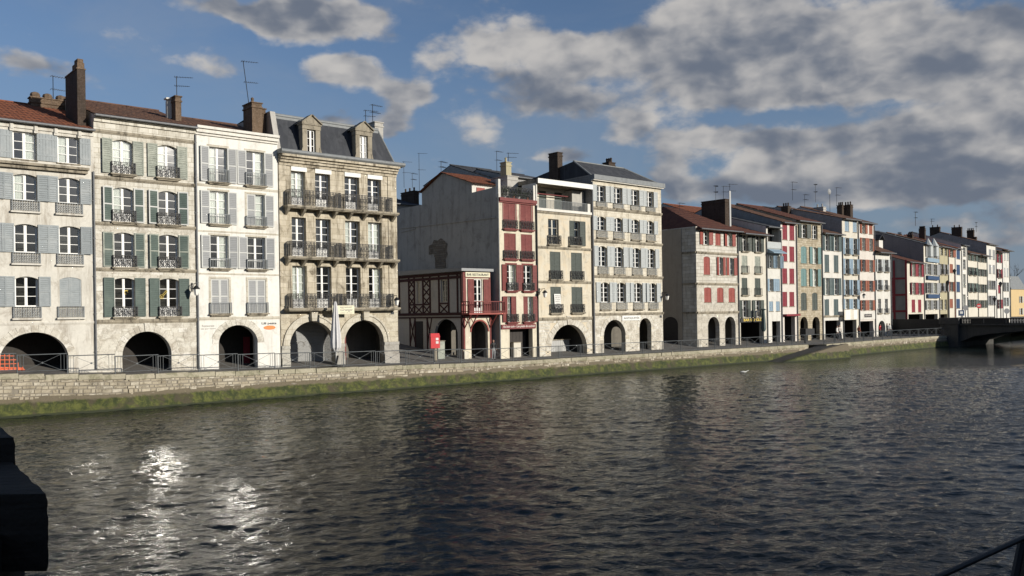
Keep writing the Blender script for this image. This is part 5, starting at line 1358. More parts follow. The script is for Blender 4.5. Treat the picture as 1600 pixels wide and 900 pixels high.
b13 = row_house('ochre rubble stone house with teal shutters and two narrow arches', 1245.6, 1285, 343.5, W_YST, [(1252, 1261), (1269.5, 1278)],
    [(349, 371, 'ob', dict(sm=SH_OLIV)), (384, 411, 'co', dict(rise=.15, sm=SH_TEAL)), (419, 447, 'co', dict(rise=.15, sm=SH_TEAL)), (457, 485, 'cc', dict(rise=.15, sm=SH_OLIV))], SH_TEAL, [('arch', 1251, 1263, 495), ('arch', 1270, 1281.6, 495)], rmat=TILE_M)
b14 = row_house('low white house with dark slate green shutters and square shop opening', 1285.3, 1317, 363, W_WHITE, [(1288.8, 1296), (1303.3, 1310.5)],
    [(365.5, 391, 'oo'), (397.5, 425, 'cc'), (434, 461, 'oo'), (467.5, 493, 'cc')], SH_DT, [('rect', 1290, 1314, 501)], strings=(494.5,))
b15 = row_house('tall pale house with blue shutters and white laundry on the lowest balcony', 1317.3, 1342, 341, W_CREAM, [(1320.5, 1327), (1333, 1339.3)],
    [(343, 361, 'cc', dict(sm=SH_SKY)), (371, 397, 'oo', dict(balc=.7)), (404, 428, 'oo', dict(balc=.7)), (437, 461, 'oo', dict(balc=.7)), (467, 483, 'oo')], SH_SKY, [('rect', 1320, 1339, 500)], side=W_SLATEW, depth=18, rt=9, slope=.26)
b16 = row_house('tall pinkish house with brown red shutters and dark shop signboard', 1342.3, 1367, 346, W_PINK, [(1346.8, 1352.3), (1358.3, 1363.8)],
    [(347.5, 364, 'oc'), (371, 391, 'oo'), (405, 424, 'oo'), (438, 455, 'oo'), (469, 485, 'oo')], SH_BROWN, [('rect', 1345, 1365, 502)])
sx, sz = b16.fr.pt(1356, 493); m = MB(); m.box(.15, b16.W-.15, -.07, -.003, sz-.5, sz+.55); b16.add(m, 'shop_fascia', W_WHITE); m = MB(); m.box(sx-.95, sx+.95, -.12, -.07, sz-.22, sz+.2); sg = b16.add(m, 'sign_board', SIGNB); lettering(sg, 'RESTAURANT', sx, sz, 1.6, .2, LET_W, -.13)
b17 = row_house('low grey white house with pale shutters and one small arch, last before the second lane', 1367.3, 1392, 391, W_WHITE, [(1372, 1377.3), (1382.7, 1388)],
    [(404.5, 424, 'oo', dict(balc=.6)), (437, 453, 'ob', dict(balc=.6)), (467, 489.5, 'bb', dict(balc=.6))], SH_PB, [('arch', 1373, 1384, 501)], far=False, over=.8, slope=.42, rt=5)
xq = b17.fr.pt(1370, 383, 2)[0]; m = MB(); zq = b17.fr.pt(1370, 376, 2)[1]; m.box(xq-.5, xq+.6, 1.4, 3.2, b17.ze, zq); d = b17.add(m, 'dormer', W_WHITE); m = MB(); m.hexa([(xq-.8, 1.2, zq), (xq+.05, 1.2, zq+.7), (xq+.05, 3.5, zq+.7), (xq-.8, 3.5, zq), (xq-.8, 1.2, zq+.1), (xq+.05, 1.2, zq+.8), (xq+.05, 3.5, zq+.8), (xq-.8, 3.5, zq+.1)]); m.hexa([(xq+.9, 1.2, zq), (xq+.05, 1.2, zq+.7), (xq+.05, 3.5, zq+.7), (xq+.9, 3.5, zq), (xq+.9, 1.2, zq+.1), (xq+.05, 1.2, zq+.8), (xq+.05, 3.5, zq+.8), (xq+.9, 3.5, zq+.1)]); m.build('dormer_roof', SLATE, d)
FR = dict(far=True, depth=18)
b18 = row_house('cream house with dark red shutters and a dark timbered side wall facing the lane', 1418, 1444, 408, W_CREAM, [(1425, 1430.5), (1435, 1440)],
    [(411, 431, 'oo'), (441, 460, 'oo'), (468, 488, 'cc')], SH_CRIM, [('rect', 1420, 1443, 491)], side=W_SLATED, rmat=TILE_M, **FR)
b19 = row_house('cream house with grey shutters, blue painted balconies and twin pointed dormers', 1444.5, 1467.5, 381, W_CREAM, [(1449, 1454.5), (1458.5, 1464)],
    [(383, 401, 'oo'), (411, 428.5, 'oo'), (441, 458, 'oo'), (469, 484, 'oo')], SH_SLAT, [('rect', 1447, 1466, 491)], side=W_SLATED, roof='slate', **FR)
for y in (401, 429, 458):
    z = b19.z(y, 1446); m = MB(); m.box(.9, b19.W-.9, -.35, -.003, z-.75, z-.15); b19.add(m, 'balcony_panel', SH_ROYAL if y > 405 else SH_SKY)
b20 = row_house('olive grey house with wooden balconies between the blue-balconied house and the chimney', 1467.8, 1482, 384, W_OLIVE, [(1470, 1474), (1476.5, 1480)],
    [(387, 398, 'bb'), (412, 428, 'oo', dict(balc=.8)), (442, 455, 'oo', dict(balc=.8)), (468, 484, 'bb')], SH_SLAT, [('rect', 1469, 1481, 491)], **FR)
b21 = row_house('very narrow cream house with dark brown red shutters', 1482.2, 1492.3, 387, W_CREAM, [(1484.5, 1489.5)],
    [(389, 401, 'o'), (412, 426, 'c'), (440, 455, 'o'), (467, 481, 'c')], SH_BROWN, None, **FR)
b22 = row_house('very narrow white house with royal blue shutters', 1492.5, 1502.8, 387, W_WHITE, [(1495, 1500.5)],
    [(389, 404, 'c'), (413, 429, 'c'), (440, 456, 'c'), (467, 482, 'c')], SH_ROYAL, None, rmat=TILE_O, **FR)
b23 = row_house('slim white house one window wide with tall grey windows', 1503, 1511.5, 382, W_WHITE, [(1505, 1509.3)],
    [(386, 400, 'b'), (405, 420, 'b'), (428, 449, 'b'), (460, 482, 'b')], SH_PB, None, roof='slate', **FR)
b24 = row_house('cream house with dark green shutters and small round balcony panels', 1512, 1527.5, 395, W_CREAM, [(1515, 1518.5), (1521.5, 1525)],
    [(397, 406.5, 'oo'), (417, 429.5, 'oo', dict(balc=.7)), (442, 456, 'oo', dict(balc=.7)), (468, 480, 'oo')], SH_GREEN, None, **FR)
b25 = row_house('cream house with olive shutters beneath a heavy dark eave', 1527.7, 1542.5, 397, W_CREAM, [(1530.5, 1534), (1537, 1540.5)],
    [(399, 409, 'oo'), (420, 431, 'oo'), (444, 457, 'oo'), (469, 481, 'oo')], SH_OLIV, None, over=.9, **FR)
b26 = row_house('taller white house with dark grey shutters near the end of the row', 1542.8, 1557, 380.5, W_WHITE, [(1545.5, 1549), (1551.5, 1555)],
    [(389, 404, 'cc'), (413, 427, 'cc'), (438, 452, 'oo'), (462, 477, 'oo')], SH_SLAT, None, side=W_SLATEW, **FR)
b27 = row_house('narrow house with crimson balcony and shutters, last but one of the row', 1557.2, 1566.5, 392, W_WHITE, [(1560, 1564)],
    [(397, 410, 'o'), (420, 434, 'o', dict(balc=.8)), (445, 458, 'c'), (468, 482, 'o')], SH_CRIM, None, over=.9, **FR)
b28 = row_house('white house with pale shutters at the right end of the row', 1566.7, 1577.5, 389.5, W_WHITE, [(1569, 1571.5), (1573.5, 1576)],
    [(393, 406, 'cc'), (418, 432, 'cc'), (441, 455, 'oo'), (465, 478, 'oo')], SH_PB, None, over=.9, **FR)
# timber on the side of b18
b = b18
z = .8; k = 0
for zz in (3.2, 5.6, 8.0):
    m = MB(); m.box(-.07, -.0, 0, 14, zz-.14, zz+.14); b.add(m, 'beam', SH_CRIM)
for i in range(8):
    m = MB(); m.box(-.06, -.0, i*1.7, i*1.7+.28, -.3, b.ze+.2); b.add(m, 'beam', SH_CRIM)
for (zz0, zz1, i) in ((3.4, 5.4, 1), (5.8, 7.8, 1), (3.4, 5.4, 3), (5.8, 7.8, 3)):
    m = MB(); m.box(-.05, -.0, i*1.7+.3, i*1.7+2.9, zz0, zz1); b.add(m, 'shutter', SH_CRIM)
# big chimneys over the roofs
def topchim(h, px0, px1, ytop, t, dt=2.2, pots=4, mat=BRICKD):
    c = h.fr.pt(px1, ytop, t)[0]; zt = h.fr.pt((px0+px1)/2, ytop, t)[1]; wd = .7
    tb = h.fr.side(px0, ytop, c-wd)[0]; h.chimney(c-wd, c, t, min(max(tb, t+.6), t+4.5), h.ze-.8, zt-.5, pots, mat)
topchim(b12, 1221, 1236, 316, 7, 3.4, 3, BRICKD); topchim(b13, 1272, 1291, 317, 5.5, 2.6, 2, W_GREY); topchim(b15, 1308, 1320, 315, 6, 2.4, 3); topchim(b15, 1318, 1333, 314, 5.2, 2.6, 3, BRICKD)
topchim(b18, 1418, 1428, 362, 5, 3, 3); topchim(b19, 1436, 1447, 352, 5, 3.5, 5, BRICKD); topchim(b20, 1453, 1470, 349, 8, 5, 2, BRICKD); topchim(b22, 1487, 1504, 349, 4, 5, 2, BRICKD)
topchim(b24, 1511, 1523, 355, 5, 4, 4, BRICKD); topchim(b25, 1519, 1527, 366, 4, 3.5, 0, BRICKD)
for (px, y0, yb_) in ((1450.5, 384, 402), (1459.5, 384, 402)): pass
for i, px in enumerate((1451, 1460)):
    h = b19; xq, zq = h.fr.pt(px, 384, -.0); m = MB(); m.lathe([(.75, -1.9), (.75, -.4), (.8, -.35), (.05, 1.0)], 8, (xq+.2, .1)); 
    for v in range(len(m.v)): m.v[v] = (m.v[v][0], m.v[v][1], m.v[v][2]+zq+.2)
    h.add(m, 'dormer', SH_PB)
# houses standing in a second line behind, of which the photo shows roofs and gables
def rear(label, xl, xr, ytop, off, wall, slope=.3, rt=6, roof='tile', depth=12, rmat=None, ch=None):
    h = House('rear_house', label, xl, xr, 350, ytop, wall, off=off, depth=depth, group='houses in the second line', gz=1.2); HOUSES.append(h)
    h.finish(slope=slope, rt=rt, over=.3, roof=roof, rmat=rmat); return h
r1 = rear('dark roofed house behind the grey side wall, seen beside the mansard house', 600, 660, 316, 26, W_GREY, .25, 5, 'slate')
topchim(r1, 627, 655, 291, 1.0, 3, 3, BRICKD)
r2 = rear('bluish gabled house rising behind the roof terrace', 770, 835, 279, 14, W_SLATEW, .33, 7, 'slate')
r3 = rear('pale sided house with dark monopitch roof behind the loggia house', 806, 880, 276, 11, W_SLATEW, .25, 6, 'slate')
r4 = rear('white gabled house glimpsed behind the antiques house', 1020, 1062, 347, 22, W_WHITE, .35, 6, 'slate')
r5 = rear('brick red roofed house behind the vermilion shuttered corner house', 1092, 1150, 335, 17, W_GREY, .34, 6, 'tile', rmat=TILE_O)
r6 = rear('grey gabled house behind the crimson shuttered house', 1165, 1225, 329, 20, W_SLATEW, .3, 6)
r7 = rear('slate gabled house behind the ochre stone house', 1245, 1290, 335, 19, W_SLATEW, .3, 6, 'slate')
for (lab, xl, xr, yt, of, wl) in (('dark roofs behind the second lane, left part', 1372, 1400, 379, 22, W_SLATEW), ('dark roofs behind the second lane, right part', 1400, 1432, 376, 20, BRICKD)):
    h = House('rear_house', lab, xl, xr, 370, yt, wl, far=True, off=of, depth=12, group='houses in the second line', gz=.5); h.finish(slope=.3, rt=5, roof='slate'); topchim(h, xl+2, xl+10, yt-14, 3, 3, 3); topchim(h, xr-12, xr-4, yt-15, 3, 3, 3)
h = House('rear_house', 'long dark roof behind the narrow coloured houses at the right', 1448, 1530, 376, 378, W_SLATEW, far=True, off=12, depth=12, group='houses in the second line', gz=.5); h.finish(slope=.3, rt=5, roof='slate')
# ochre building beyond the bridge
h = House('town_building', 'ochre yellow building with grey mansard roof beyond the bridge at the right edge', 1580, 1603, 470, 452, W_YEL, far=True, off=0, depth=14, gz=0, group=None, cat='building')
A, B = Vector(fpoint(1580))*1.18, Vector(fpoint(1603))*1.16
h.root.location = (A.x, A.y, 0); h.fr = Frame((A.x, A.y), ((B-A).normalized().x, (B-A).normalized().y)); h.W = (B-A).length; h.root.rotation_euler = (0, 0, h.fr.ang()); h.ze = h.fr.pt(1580, 452)[1]
h.rows([(1594.5, 1597.5)], 470, 1580, [dict(y=(463, 473), kinds='o'), dict(y=(482, 492), kinds='o')], parts=False)
h.finish(roof='none', flat=True)
zt_ = h.fr.pt(1583, 431)[1]; m = MB(); m.hexa([(-.2, -.2, h.ze), (h.W+.2, -.2, h.ze), (h.W+.2, 14, h.ze), (-.2, 14, h.ze), (.3, 1.2, zt_), (h.W-1, 1.2, zt_), (h.W-1, 12.5, zt_), (.3, 12.5, zt_)]); h.add(m, 'mansard_roof', ZINC)

# ================================================================ QUAY RAILINGS
def rail_bay(L, cross=True):
    def mk():
        m = MB(); h = 1.0
        m.bar((0, 0, 0), (0, 0, h+.03), .035, 6); m.bar((0, 0, h), (L, 0, h), .026, 6); m.bar((0, 0, .13), (L, 0, .13), .018, 4)
        return m.mesh('frame', RAIL_M)
    def mk2():
        m = MB(); a, b, t, u = .30, L-.30, .13, .97
        for x in (a, b, a-.16, b+.16): m.bar((x, 0, t), (x, 0, u), .013, 4)
        m.bar((a, 0, t), (b, 0, u), .011, 4); m.bar((b, 0, t), (a, 0, u), .011, 4); m.bar(((a+b)/2, -.02, (t+u)/2), ((a+b)/2, .02, (t+u)/2), .055, 8)
        return m.mesh('cross_bars', RAIL_M)
    return cached(('bay', round(L, 2)), mk), cached(('bayx', round(L, 2)), mk2)
NAMES = [('the left-edge house', -80, 149), ('the green shuttered house', 149, 308), ('the white pasta-sign house', 308, 436), ('the mansard house', 436, 622), ('the timbered bar', 622, 778), ('the narrow red house', 778, 838), ('the loggia house', 838, 925), ('the antiques house', 925, 1036),
         ('the lane beside the corner house', 1036, 1088), ('the vermilion shuttered house', 1088, 1154), ('the yellow lettered bar', 1154, 1198), ('the blue awning house', 1198, 1222), ('the crimson shuttered house', 1222, 1246), ('the ochre rubble house', 1246, 1285), ('the low white house', 1285, 1317), ('the laundry house', 1317, 1342), ('the brown shuttered house', 1342, 1367), ('the last low white house', 1367, 1392), ('the timbered side wall', 1392, 1418), ('the houses next to the bridge', 1418, 1500)]
ORD = ['first', 'second', 'third', 'fourth', 'fifth', 'sixth', 'seventh', 'eighth', 'ninth', 'tenth', 'eleventh', 'twelfth', 'thirteenth', 'fourteenth', 'fifteenth', 'sixteenth', 'seventeenth', 'eighteenth']
bays = []
def lay_rail(pts, zs, back, L0):
    Lt, at = walk(pts, zs); n = int(Lt/L0); L = Lt/n
    for i in range(n):
        p, u, z = at(i*L+.01); o = Vector((u.y, -u.x)); q = p-o*back; p2, _, z2 = at((i+1)*L); q2 = p2-o*back
        xu = 800+FOC*(q.x+q2.x)/(q.y+q2.y); bays.append((q, math.atan2(q2.y-q.y, q2.x-q.x), z+.05, (q2-q).length, xu))
lay_rail(PA[1:], ZA[1:], .22, 2.35)
lay_rail([Vector(edge(1262)), Vector(edge(1290))], [0, 0], .25, 2.3)
lay_rail(PB, [0]*6, .22, 2.35)
cnt_ = {}
for (q, a, z, L, xu) in bays:
    nm = next((n for n, x0, x1 in NAMES if x0 <= xu < x1), NAMES[0][0] if xu < 0 else NAMES[-1][0]); k = cnt_.get(nm, 0); cnt_[nm] = k+1
    r = empty('quay_railing', 'grey railing bay, %s from left in front of %s' % (ORD[min(k, 17)], nm), 'railing', (q.x, q.y, z), a, 'railing bays along the quay')
    f, x = rail_bay(round(L, 2)); place('frame', f, r); place('cross_bars', x, r)

# ================================================================ LAMPS, ANTENNAS
wall_lamp(MAIN, 307.5, 455, 'wall lantern between the green shuttered stone house and the white house', .75)
wall_lamp(MAIN, 620.5, 472, 'wall lantern on the right corner of the mansard house beside the lane', .7)
wall_lamp(MAIN, 852, 460, 'wall lantern at the left edge of the loggia house', .7)
wall_lamp(MAIN, 1043, 464.5, 'wall lantern on the right corner of the antiques house', .6)
wall_lamp(MAIN, 1350.5, 463, 'wall lantern on the brown red shuttered house', .7)
def post_lamp(px, pyb, pyt, D, label, mat=IRON):
    r = pxdir(px, pyb); q = (r[0]*D, D); z1 = HC+pxdir(px, pyt)[2]*D
    root = empty('lamp_post', label, 'lamp post', (q[0], q[1], 0), 0, 'lamp posts by the bridge')
    m = MB(); m.lathe([(.16, 0), (.14, .8), (.07, .9), (.06, z1-.9)], 8); m.bar((0, 0, z1-1.0), (0, 0, z1-.6), .05, 6); m.build('post', mat, root)
    m = MB(); m.lathe([(.06, z1-.8), (.26, z1-.25), (.28, z1-.22), (.05, z1)], 6); m.build('lantern', IRON, root)
post_lamp(1482, 505, 438, 116, 'dark lamp post with lantern just behind the left pier of the bridge')
post_lamp(1493, 500, 420, 120, 'tall brown red lamp post behind the bridge parapet before the royal blue shutters', SH_BROWN)
post_lamp(1555, 500, 464, 125, 'short lamp post in front of the dark grey shuttered house')
post_lamp(1564.5, 498, 440, 118, 'dark lamp post in front of the last white house')
antenna(MAIN, 84, 166, 6.3, 1.95, 'television antenna by the row of stubby chimneys on the leftmost roof')
antenna(MAIN, 277, 152, 1.9, 1.35, 'two-armed television antenna on the brick chimney of the green shuttered house')
antenna(MAIN, 391, 172, 1.5, 3.3, 'tallest television antenna, leaning left above the white house chimney', lean=-.12)
antenna(MAIN, 572, 192, 3.4, 1.0, 'short antenna left of the mansard roof end chimney'); antenna(MAIN, 583, 190, 3.6, 1.35, 'antenna pair member directly above the mansard roof end chimney')
fr_ = r1.fr
antenna(fr_, 632, 292, 2.0, 2.9, 'left antenna above the dark chimney right of the mansard house'); antenna(fr_, 656, 300, 2.0, 4.5, 'right antenna with four arms above the dark chimney right of the mansard house', booms=2); antenna(fr_, 645, 292, 1.5, 1.6, 'small antenna between the two tall ones beside the mansard house')
antenna(B6.fr, 690, 271, tR, 1.1, 'small antenna on the ridge above the bare grey gable'); antenna(r2.fr, 777, 268, 2, 2.2, 'antenna over the bluish gable behind the roof terrace'); antenna(B6.fr, 795, 254, 5.3, .9, 'antenna on the chimney above the roof terrace')
antenna(MAIN, 1062, 328, 5, .8, 'little antenna on the hip of the corner house roof'); antenna(MAIN, 1119, 312, 3.5, 1.6, 'left antenna above the big chimney of the corner house'); antenna(MAIN, 1131, 311, 4.5, 1.5, 'middle antenna above the big chimney of the corner house'); antenna(MAIN, 1141, 312, 3.5, 1.8, 'right antenna above the big chimney of the corner house')
antenna(MAIN, 1239, 312, 8, 2.4, 'antenna above the chimneys of the crimson shuttered house'); antenna(MAIN, 1258, 322, 8, 1.6, 'low antenna over the ochre stone house'); antenna(MAIN, 1275, 315, 7, 2.4, 'antenna over the grey chimney block'); antenna(MAIN, 1308, 320, 6, 2.4, 'antenna beside the round dish chimney')
frx = b19.fr; antenna(frx, 1431, 352, 5, 2.3, 'high antenna above the second lane roofs', sc=1.6); antenna(frx, 1372, 372, 8, 1.2, 'small antenna above the low last house', sc=1.6); antenna(frx, 1456, 350, 8, 1.0, 'small antenna on the far chimney group', sc=1.6); antenna(frx, 1526, 362, 6, 2.0, 'antenna over the olive shuttered far house', sc=1.6)
dd = b15.fr.pt(1297, 303, 6); P = b15.fr.world(dd[0], 6, dd[1]); r = empty('satellite_dish', 'pale satellite dish on a mast above the grey chimney block', 'satellite dish', P, b15.fr.ang()); m = MB(); m.lathe([(.02, .12), (.25, .06), (.42, -.05)], 12); 
for i, v in enumerate(m.v): m.v[i] = (v[0], -v[2], v[1]+.3)
m.build('dish', SH_SLAT, r); m = MB(); m.bar((0, 0, -2.6), (0, 0, .3), .03, 5); m.build('mast', IRON, r)

# ================================================================ THINGS ON THE PROMENADE
cx, _ = MAIN.pt(525.5, 540, -1.6); gz4 = zg(520)
um = empty('closed_parasol', 'tall folded pale grey parasol standing between the two arches of the mansard house', 'parasol', MAIN.world(cx, -1.6, gz4), 0)
ztp = MAIN.pt(521, 471, -1.6)[1]-gz4
m = MB(); m.bar((0, 0, 0), (0, 0, ztp), .035, 8); m.build('pole', SH_GREY, um)
m = MB(); m.lathe([(.05, ztp), (.10, ztp-.15), (.18, ztp-.9), (.27, ztp-1.9), (.33, ztp-2.8), (.30, ztp-3.15), (.16, ztp-3.35), (.11, ztp-3.42)], 16, fold=.16); m.build('folded_cloth', CLOTHW, um, smooth=False)
m = MB(); m.lathe([(.30, 0), (.30, .08), (.06, .14)], 12); m.bar((0, 0, .1), (.12, 0, .75), .06, 6); m.build('base', IRON, um)
cx, _ = MAIN.pt(1193.5, 505, -1.2); um = empty('closed_parasol', 'folded dark green grey parasol at the right end of the bar terrace', 'parasol', MAIN.world(cx, -1.2, 0), 0); ztp = MAIN.pt(1193, 482, -1.2)[1]
m = MB(); m.bar((0, 0, 0), (0, 0, ztp), .04, 6); m.build('pole', IRON, um); m = MB(); m.lathe([(.06, ztp), (.3, ztp-.1), (.12, ztp-.2), (.2, ztp-1.2), (.24, ztp-2.2), (.14, ztp-2.5)], 12, fold=.14); m.build('folded_cloth', SH_DT, um)
# red poster box in the lane
a, z = MAIN.pt(680, 544, -.6); pb = empty('red_post_box', 'bright red box on a post with two white labels at the mouth of the lane', 'post box', MAIN.world(a, -.6, zg(680)), MAIN.ang()-.35)
zt_ = MAIN.pt(680, 524.5, -.6)[1]-zg(680); zb_ = z-zg(680); m = MB(); m.box(-.35, .35, -.2, .2, zb_, zt_-.1); m.hexa([(-.37, -.22, zt_-.1), (.37, -.22, zt_-.1), (.37, .22, zt_-.1), (-.37, .22, zt_-.1), (-.33, -.1, zt_+.18), (.33, -.1, zt_+.18), (.33, .2, zt_+.18), (-.33, .2, zt_+.18)]); m.build('box', REDBOX, pb)
for zz in (.14, .40): m = MB(); m.box(.03, .24, -.215, -.205, zt_-.1-zz-.1, zt_-.1-zz+.08); m.build('label', SIGNW, pb)
m = MB(); m.box(-.06, .06, -.05, .05, -.3, zb_); m.build('post', IRON, pb); m = MB(); m.box(-.06, .14, -.16, -.06, .05, zb_-.02); m.build('notice', TRIM, pb)
a, z = MAIN.pt(690, 545, 1.0); pb = empty('electric_cabinet', 'pale grey green street cabinet behind the red post box', 'cabinet', MAIN.world(a, 1.0, zg(690)), MAIN.ang()); m = MB(); m.box(-.3, .35, 0, .4, 0, 1.5); m.build('body', SH_PALEG, pb); m = MB(); m.box(-.34, .39, -.04, .44, 1.5, 1.56); m.build('lid', TRIM, pb)
# orange barrier under the left arch
a, z = MAIN.pt(12, 570, .9); br = empty('orange_barrier', 'orange mesh safety barrier draped under the leftmost arch', 'barrier', MAIN.world(a, .9, zg(10)), MAIN.ang())
m = MB()
for i in range(9): m.bar((-1.0+i*.22, 0, -.1), (-1.0+i*.22, 0, 1.0 if i < 6 else 1.0-.25*(i-5)), .02, 4)
for k in range(5): m.bar((-1.0, 0, .0+k*.24), (.75-.1*k, 0, .0+k*.22), .025, 4)
m.build('mesh', ORNET, br); m = MB(); m.hexa([(-1, .05, -.1), (1.0, .05, -.1), (1.0, .1, -.1), (-1, .1, -.1), (-1, .05, .35), (.8, .05, .2), (.8, .1, .2), (-1, .1, .35)]); m.build('sheet', ORNET, br)
# waste bin by the slipway
a, z = MAIN.pt(1262, 530, -4.5); bn = empty('waste_bin', 'dark waste bin on a post beside the railing above the slipway', 'bin', (MAIN.world(a, -4.5, 0)), MAIN.ang()); m = MB(); m.box(-.9, .9, -.35, .35, .9, 1.6); m.build('bin_body', SIGNB, bn); m = MB(); m.bar((-.5, 0, 0), (-.5, 0, .9), .08, 6); m.build('post', IRON, bn)
# cafe tables under the corner house, laundry
lr = random.Random(2)
for i, (px, wd, hh) in enumerate(((1325.5, 1.3, 1.25), (1337.5, .9, 1.15))):
    a, z = b15.fr.pt(px, 484, -.75); o = MB(); n = 6
    for k in range(n):
        x0, x1 = -wd/2+wd*k/n, -wd/2+wd*(k+1)/n; y0, y1 = (.02 if k % 2 else 0), (.02 if (k+1) % 2 else 0); o.face([(x0, y0, -hh), (x1, y1, -hh), (x1, y1, .0), (x0, y0, .0)])
    l = o.build('hanging_sheet', SIGNW, None, b15.fr.world(a, -.75, z), b15.fr.ang()); tag(l, ['larger white sheet drying on the lowest balcony of the laundry house', 'smaller white towel drying at the right end of the lowest balcony of the laundry house'][i], 'laundry')

# ================================================================ PEOPLE
def person(P, face, label, jacket, trousers, hair, h=1.7, pose='stand'):
    root = empty('person', label, 'person', P, face, None); s = h/1.75
    V = {'pel': (0, 0, .95), 'bel': (0, 0, 1.08), 'che': (0, .01, 1.30), 'nek': (0, .0, 1.48), 'chin': (0, -.01, 1.55), 'hd': (0, -.015, 1.64), 'top': (0, 0, 1.73)}
    st = .16 if pose == 'walk' else .0
    for sg, n in ((-1, 'l'), (1, 'r')):
        V['hip'+n] = (sg*.10, 0, .90); V['kne'+n] = (sg*.105, -.03-sg*st, .50); V['ank'+n] = (sg*.11, .03-sg*st*1.5, .09); V['toe'+n] = (sg*.12, -.13-sg*st*1.5, .035)
        V['sho'+n] = (sg*.19, 0, 1.40); V['elb'+n] = (sg*.24, .03, 1.12); V['wri'+n] = (sg*.22, -.12, .92); V['han'+n] = (sg*.21, -.17, .84)
    R = dict(pel=.145, bel=.125, che=.15, nek=.06, chin=.075, hd=.10, top=.055, hip=.105, kne=.065, ank=.045, toe=.04, sho=.075, elb=.05, wri=.036, han=.035)
    E = [('pel', 'bel'), ('bel', 'che'), ('che', 'nek'), ('nek', 'chin'), ('chin', 'hd'), ('hd', 'top')]
    for n in 'lr': E += [('pel', 'hip'+n), ('hip'+n, 'kne'+n), ('kne'+n, 'ank'+n), ('ank'+n, 'toe'+n), ('che', 'sho'+n), ('sho'+n, 'elb'+n), ('elb'+n, 'wri'+n), ('wri'+n, 'han'+n)]
    K = list(V); me = bpy.data.meshes.new('body'); me.from_pydata([tuple(c*s for c in V[k]) for k in K], [(K.index(a), K.index(b)) for a, b in E], [])
    o = bpy.data.objects.new('body', me); COL.objects.link(o)
    mod = o.modifiers.new('skin', 'SKIN'); sub = o.modifiers.new('sub', 'SUBSURF'); sub.levels = 1; sub.render_levels = 1
    for i, k in enumerate(K):
        r = R.get(k, R.get(k[:-1], .05))*s; me.skin_vertices[0].data[i].radius = (r, r*.8 if k in ('bel', 'che', 'pel') else r)
    me.skin_vertices[0].data[0].use_root = True
    bpy.context.view_layer.update(); dg = bpy.context.evaluated_depsgraph_get(); nm = bpy.data.meshes.new_from_object(o.evaluated_get(dg)); bpy.data.objects.remove(o)
    for m_ in (SKIN, jacket, trousers, hair, SIGNB): nm.materials.append(m_)
    for p in nm.polygons:
        c = p.center/s; r = abs(c.x)
        i = 1
        if c.z > 1.50: i = 3 if (c.y > .015 or c.z > 1.68) else 0
        elif c.z > 1.0 or (r > .16 and c.z > .93): i = 1
        elif r > .16 and c.z > .75: i = 0
        elif c.z > .09: i = 2
        else: i = 4
        p.material_index = i; p.use_smooth = True
    nm.name = 'body'; o = bpy.data.objects.new('body', nm); COL.objects.link(o); o.parent = root
    m = MB()
    for sg in (-1, 1): m.box(sg*.035-.012, sg*.035+.012, -.112, -.10, 1.635, 1.65)
    m.box(-.025, .025, -.112, -.10, 1.575, 1.585); m.box(-.012, .012, -.13, -.10, 1.595, 1.63)
    f = m.build('face', SH_BROWN, o); f.scale = (s, s, s)
    return root
def pw(px, py, t): a, _ = MAIN.pt(px, py, t); return MAIN.world(a, t, max(0, zg(px)))
A_ = MAIN.ang()
person(pw(771.5, 545, -.8), A_-.2, 'person in a dark top and grey trousers by the drainpipe next to the timbered bar', SIGNB, SH_SLAT, DARKWOOD, 1.65)
person(pw(1308.5, 520, -2.6), A_+.3, 'person in a white top walking past the low white house', SIGNW, LET_B, DARKWOOD, 1.72, 'walk')
person(pw(1312.3, 520, -2.4), A_-.5, 'taller person in a pale pink top beside the person in white', W_PINK, LET_B, DARKWOOD, 1.82, 'walk')
person(pw(1342.5, 520, -2.0), A_+1.2, 'person in an orange brown jacket by the drainpipe between two far houses', SH_BROWN, LET_B, DARKWOOD, 1.65)
person(pw(1376, 520, -1.5), A_, 'person in a red jacket in front of the small far arch', REDBOX, LET_B, DARKWOOD, 1.7)
person(pw(1386.5, 517, -2.2), A_+.6, 'person in dark clothes standing right of the small far arch', SIGNB, SIGNB, DARKWOOD, 1.78)
person(pw(1390.5, 517, -1.8), A_-.4, 'person in a light grey coat at the corner of the second lane', SH_GREY, LET_B, DARKWOOD, 1.74)

# ================================================================ BRIDGE
Dp = 111.8; c0 = Vector(((1481.5-10-800)*0+ (pxdir(1481, 540)[0])*Dp, Dp)); BU = Vector((UY, -UX)); BV = Vector((UX, UY))     # BU: across the river towards the near bank, BV: away
br = empty('road_bridge', 'dark road bridge with a shallow arch and pierced parapet at the right edge', 'bridge', (c0.x, c0.y, 0), math.atan2(BU.y, BU.x))
ztop = 2.27; w0 = pxdir(1502, 520)
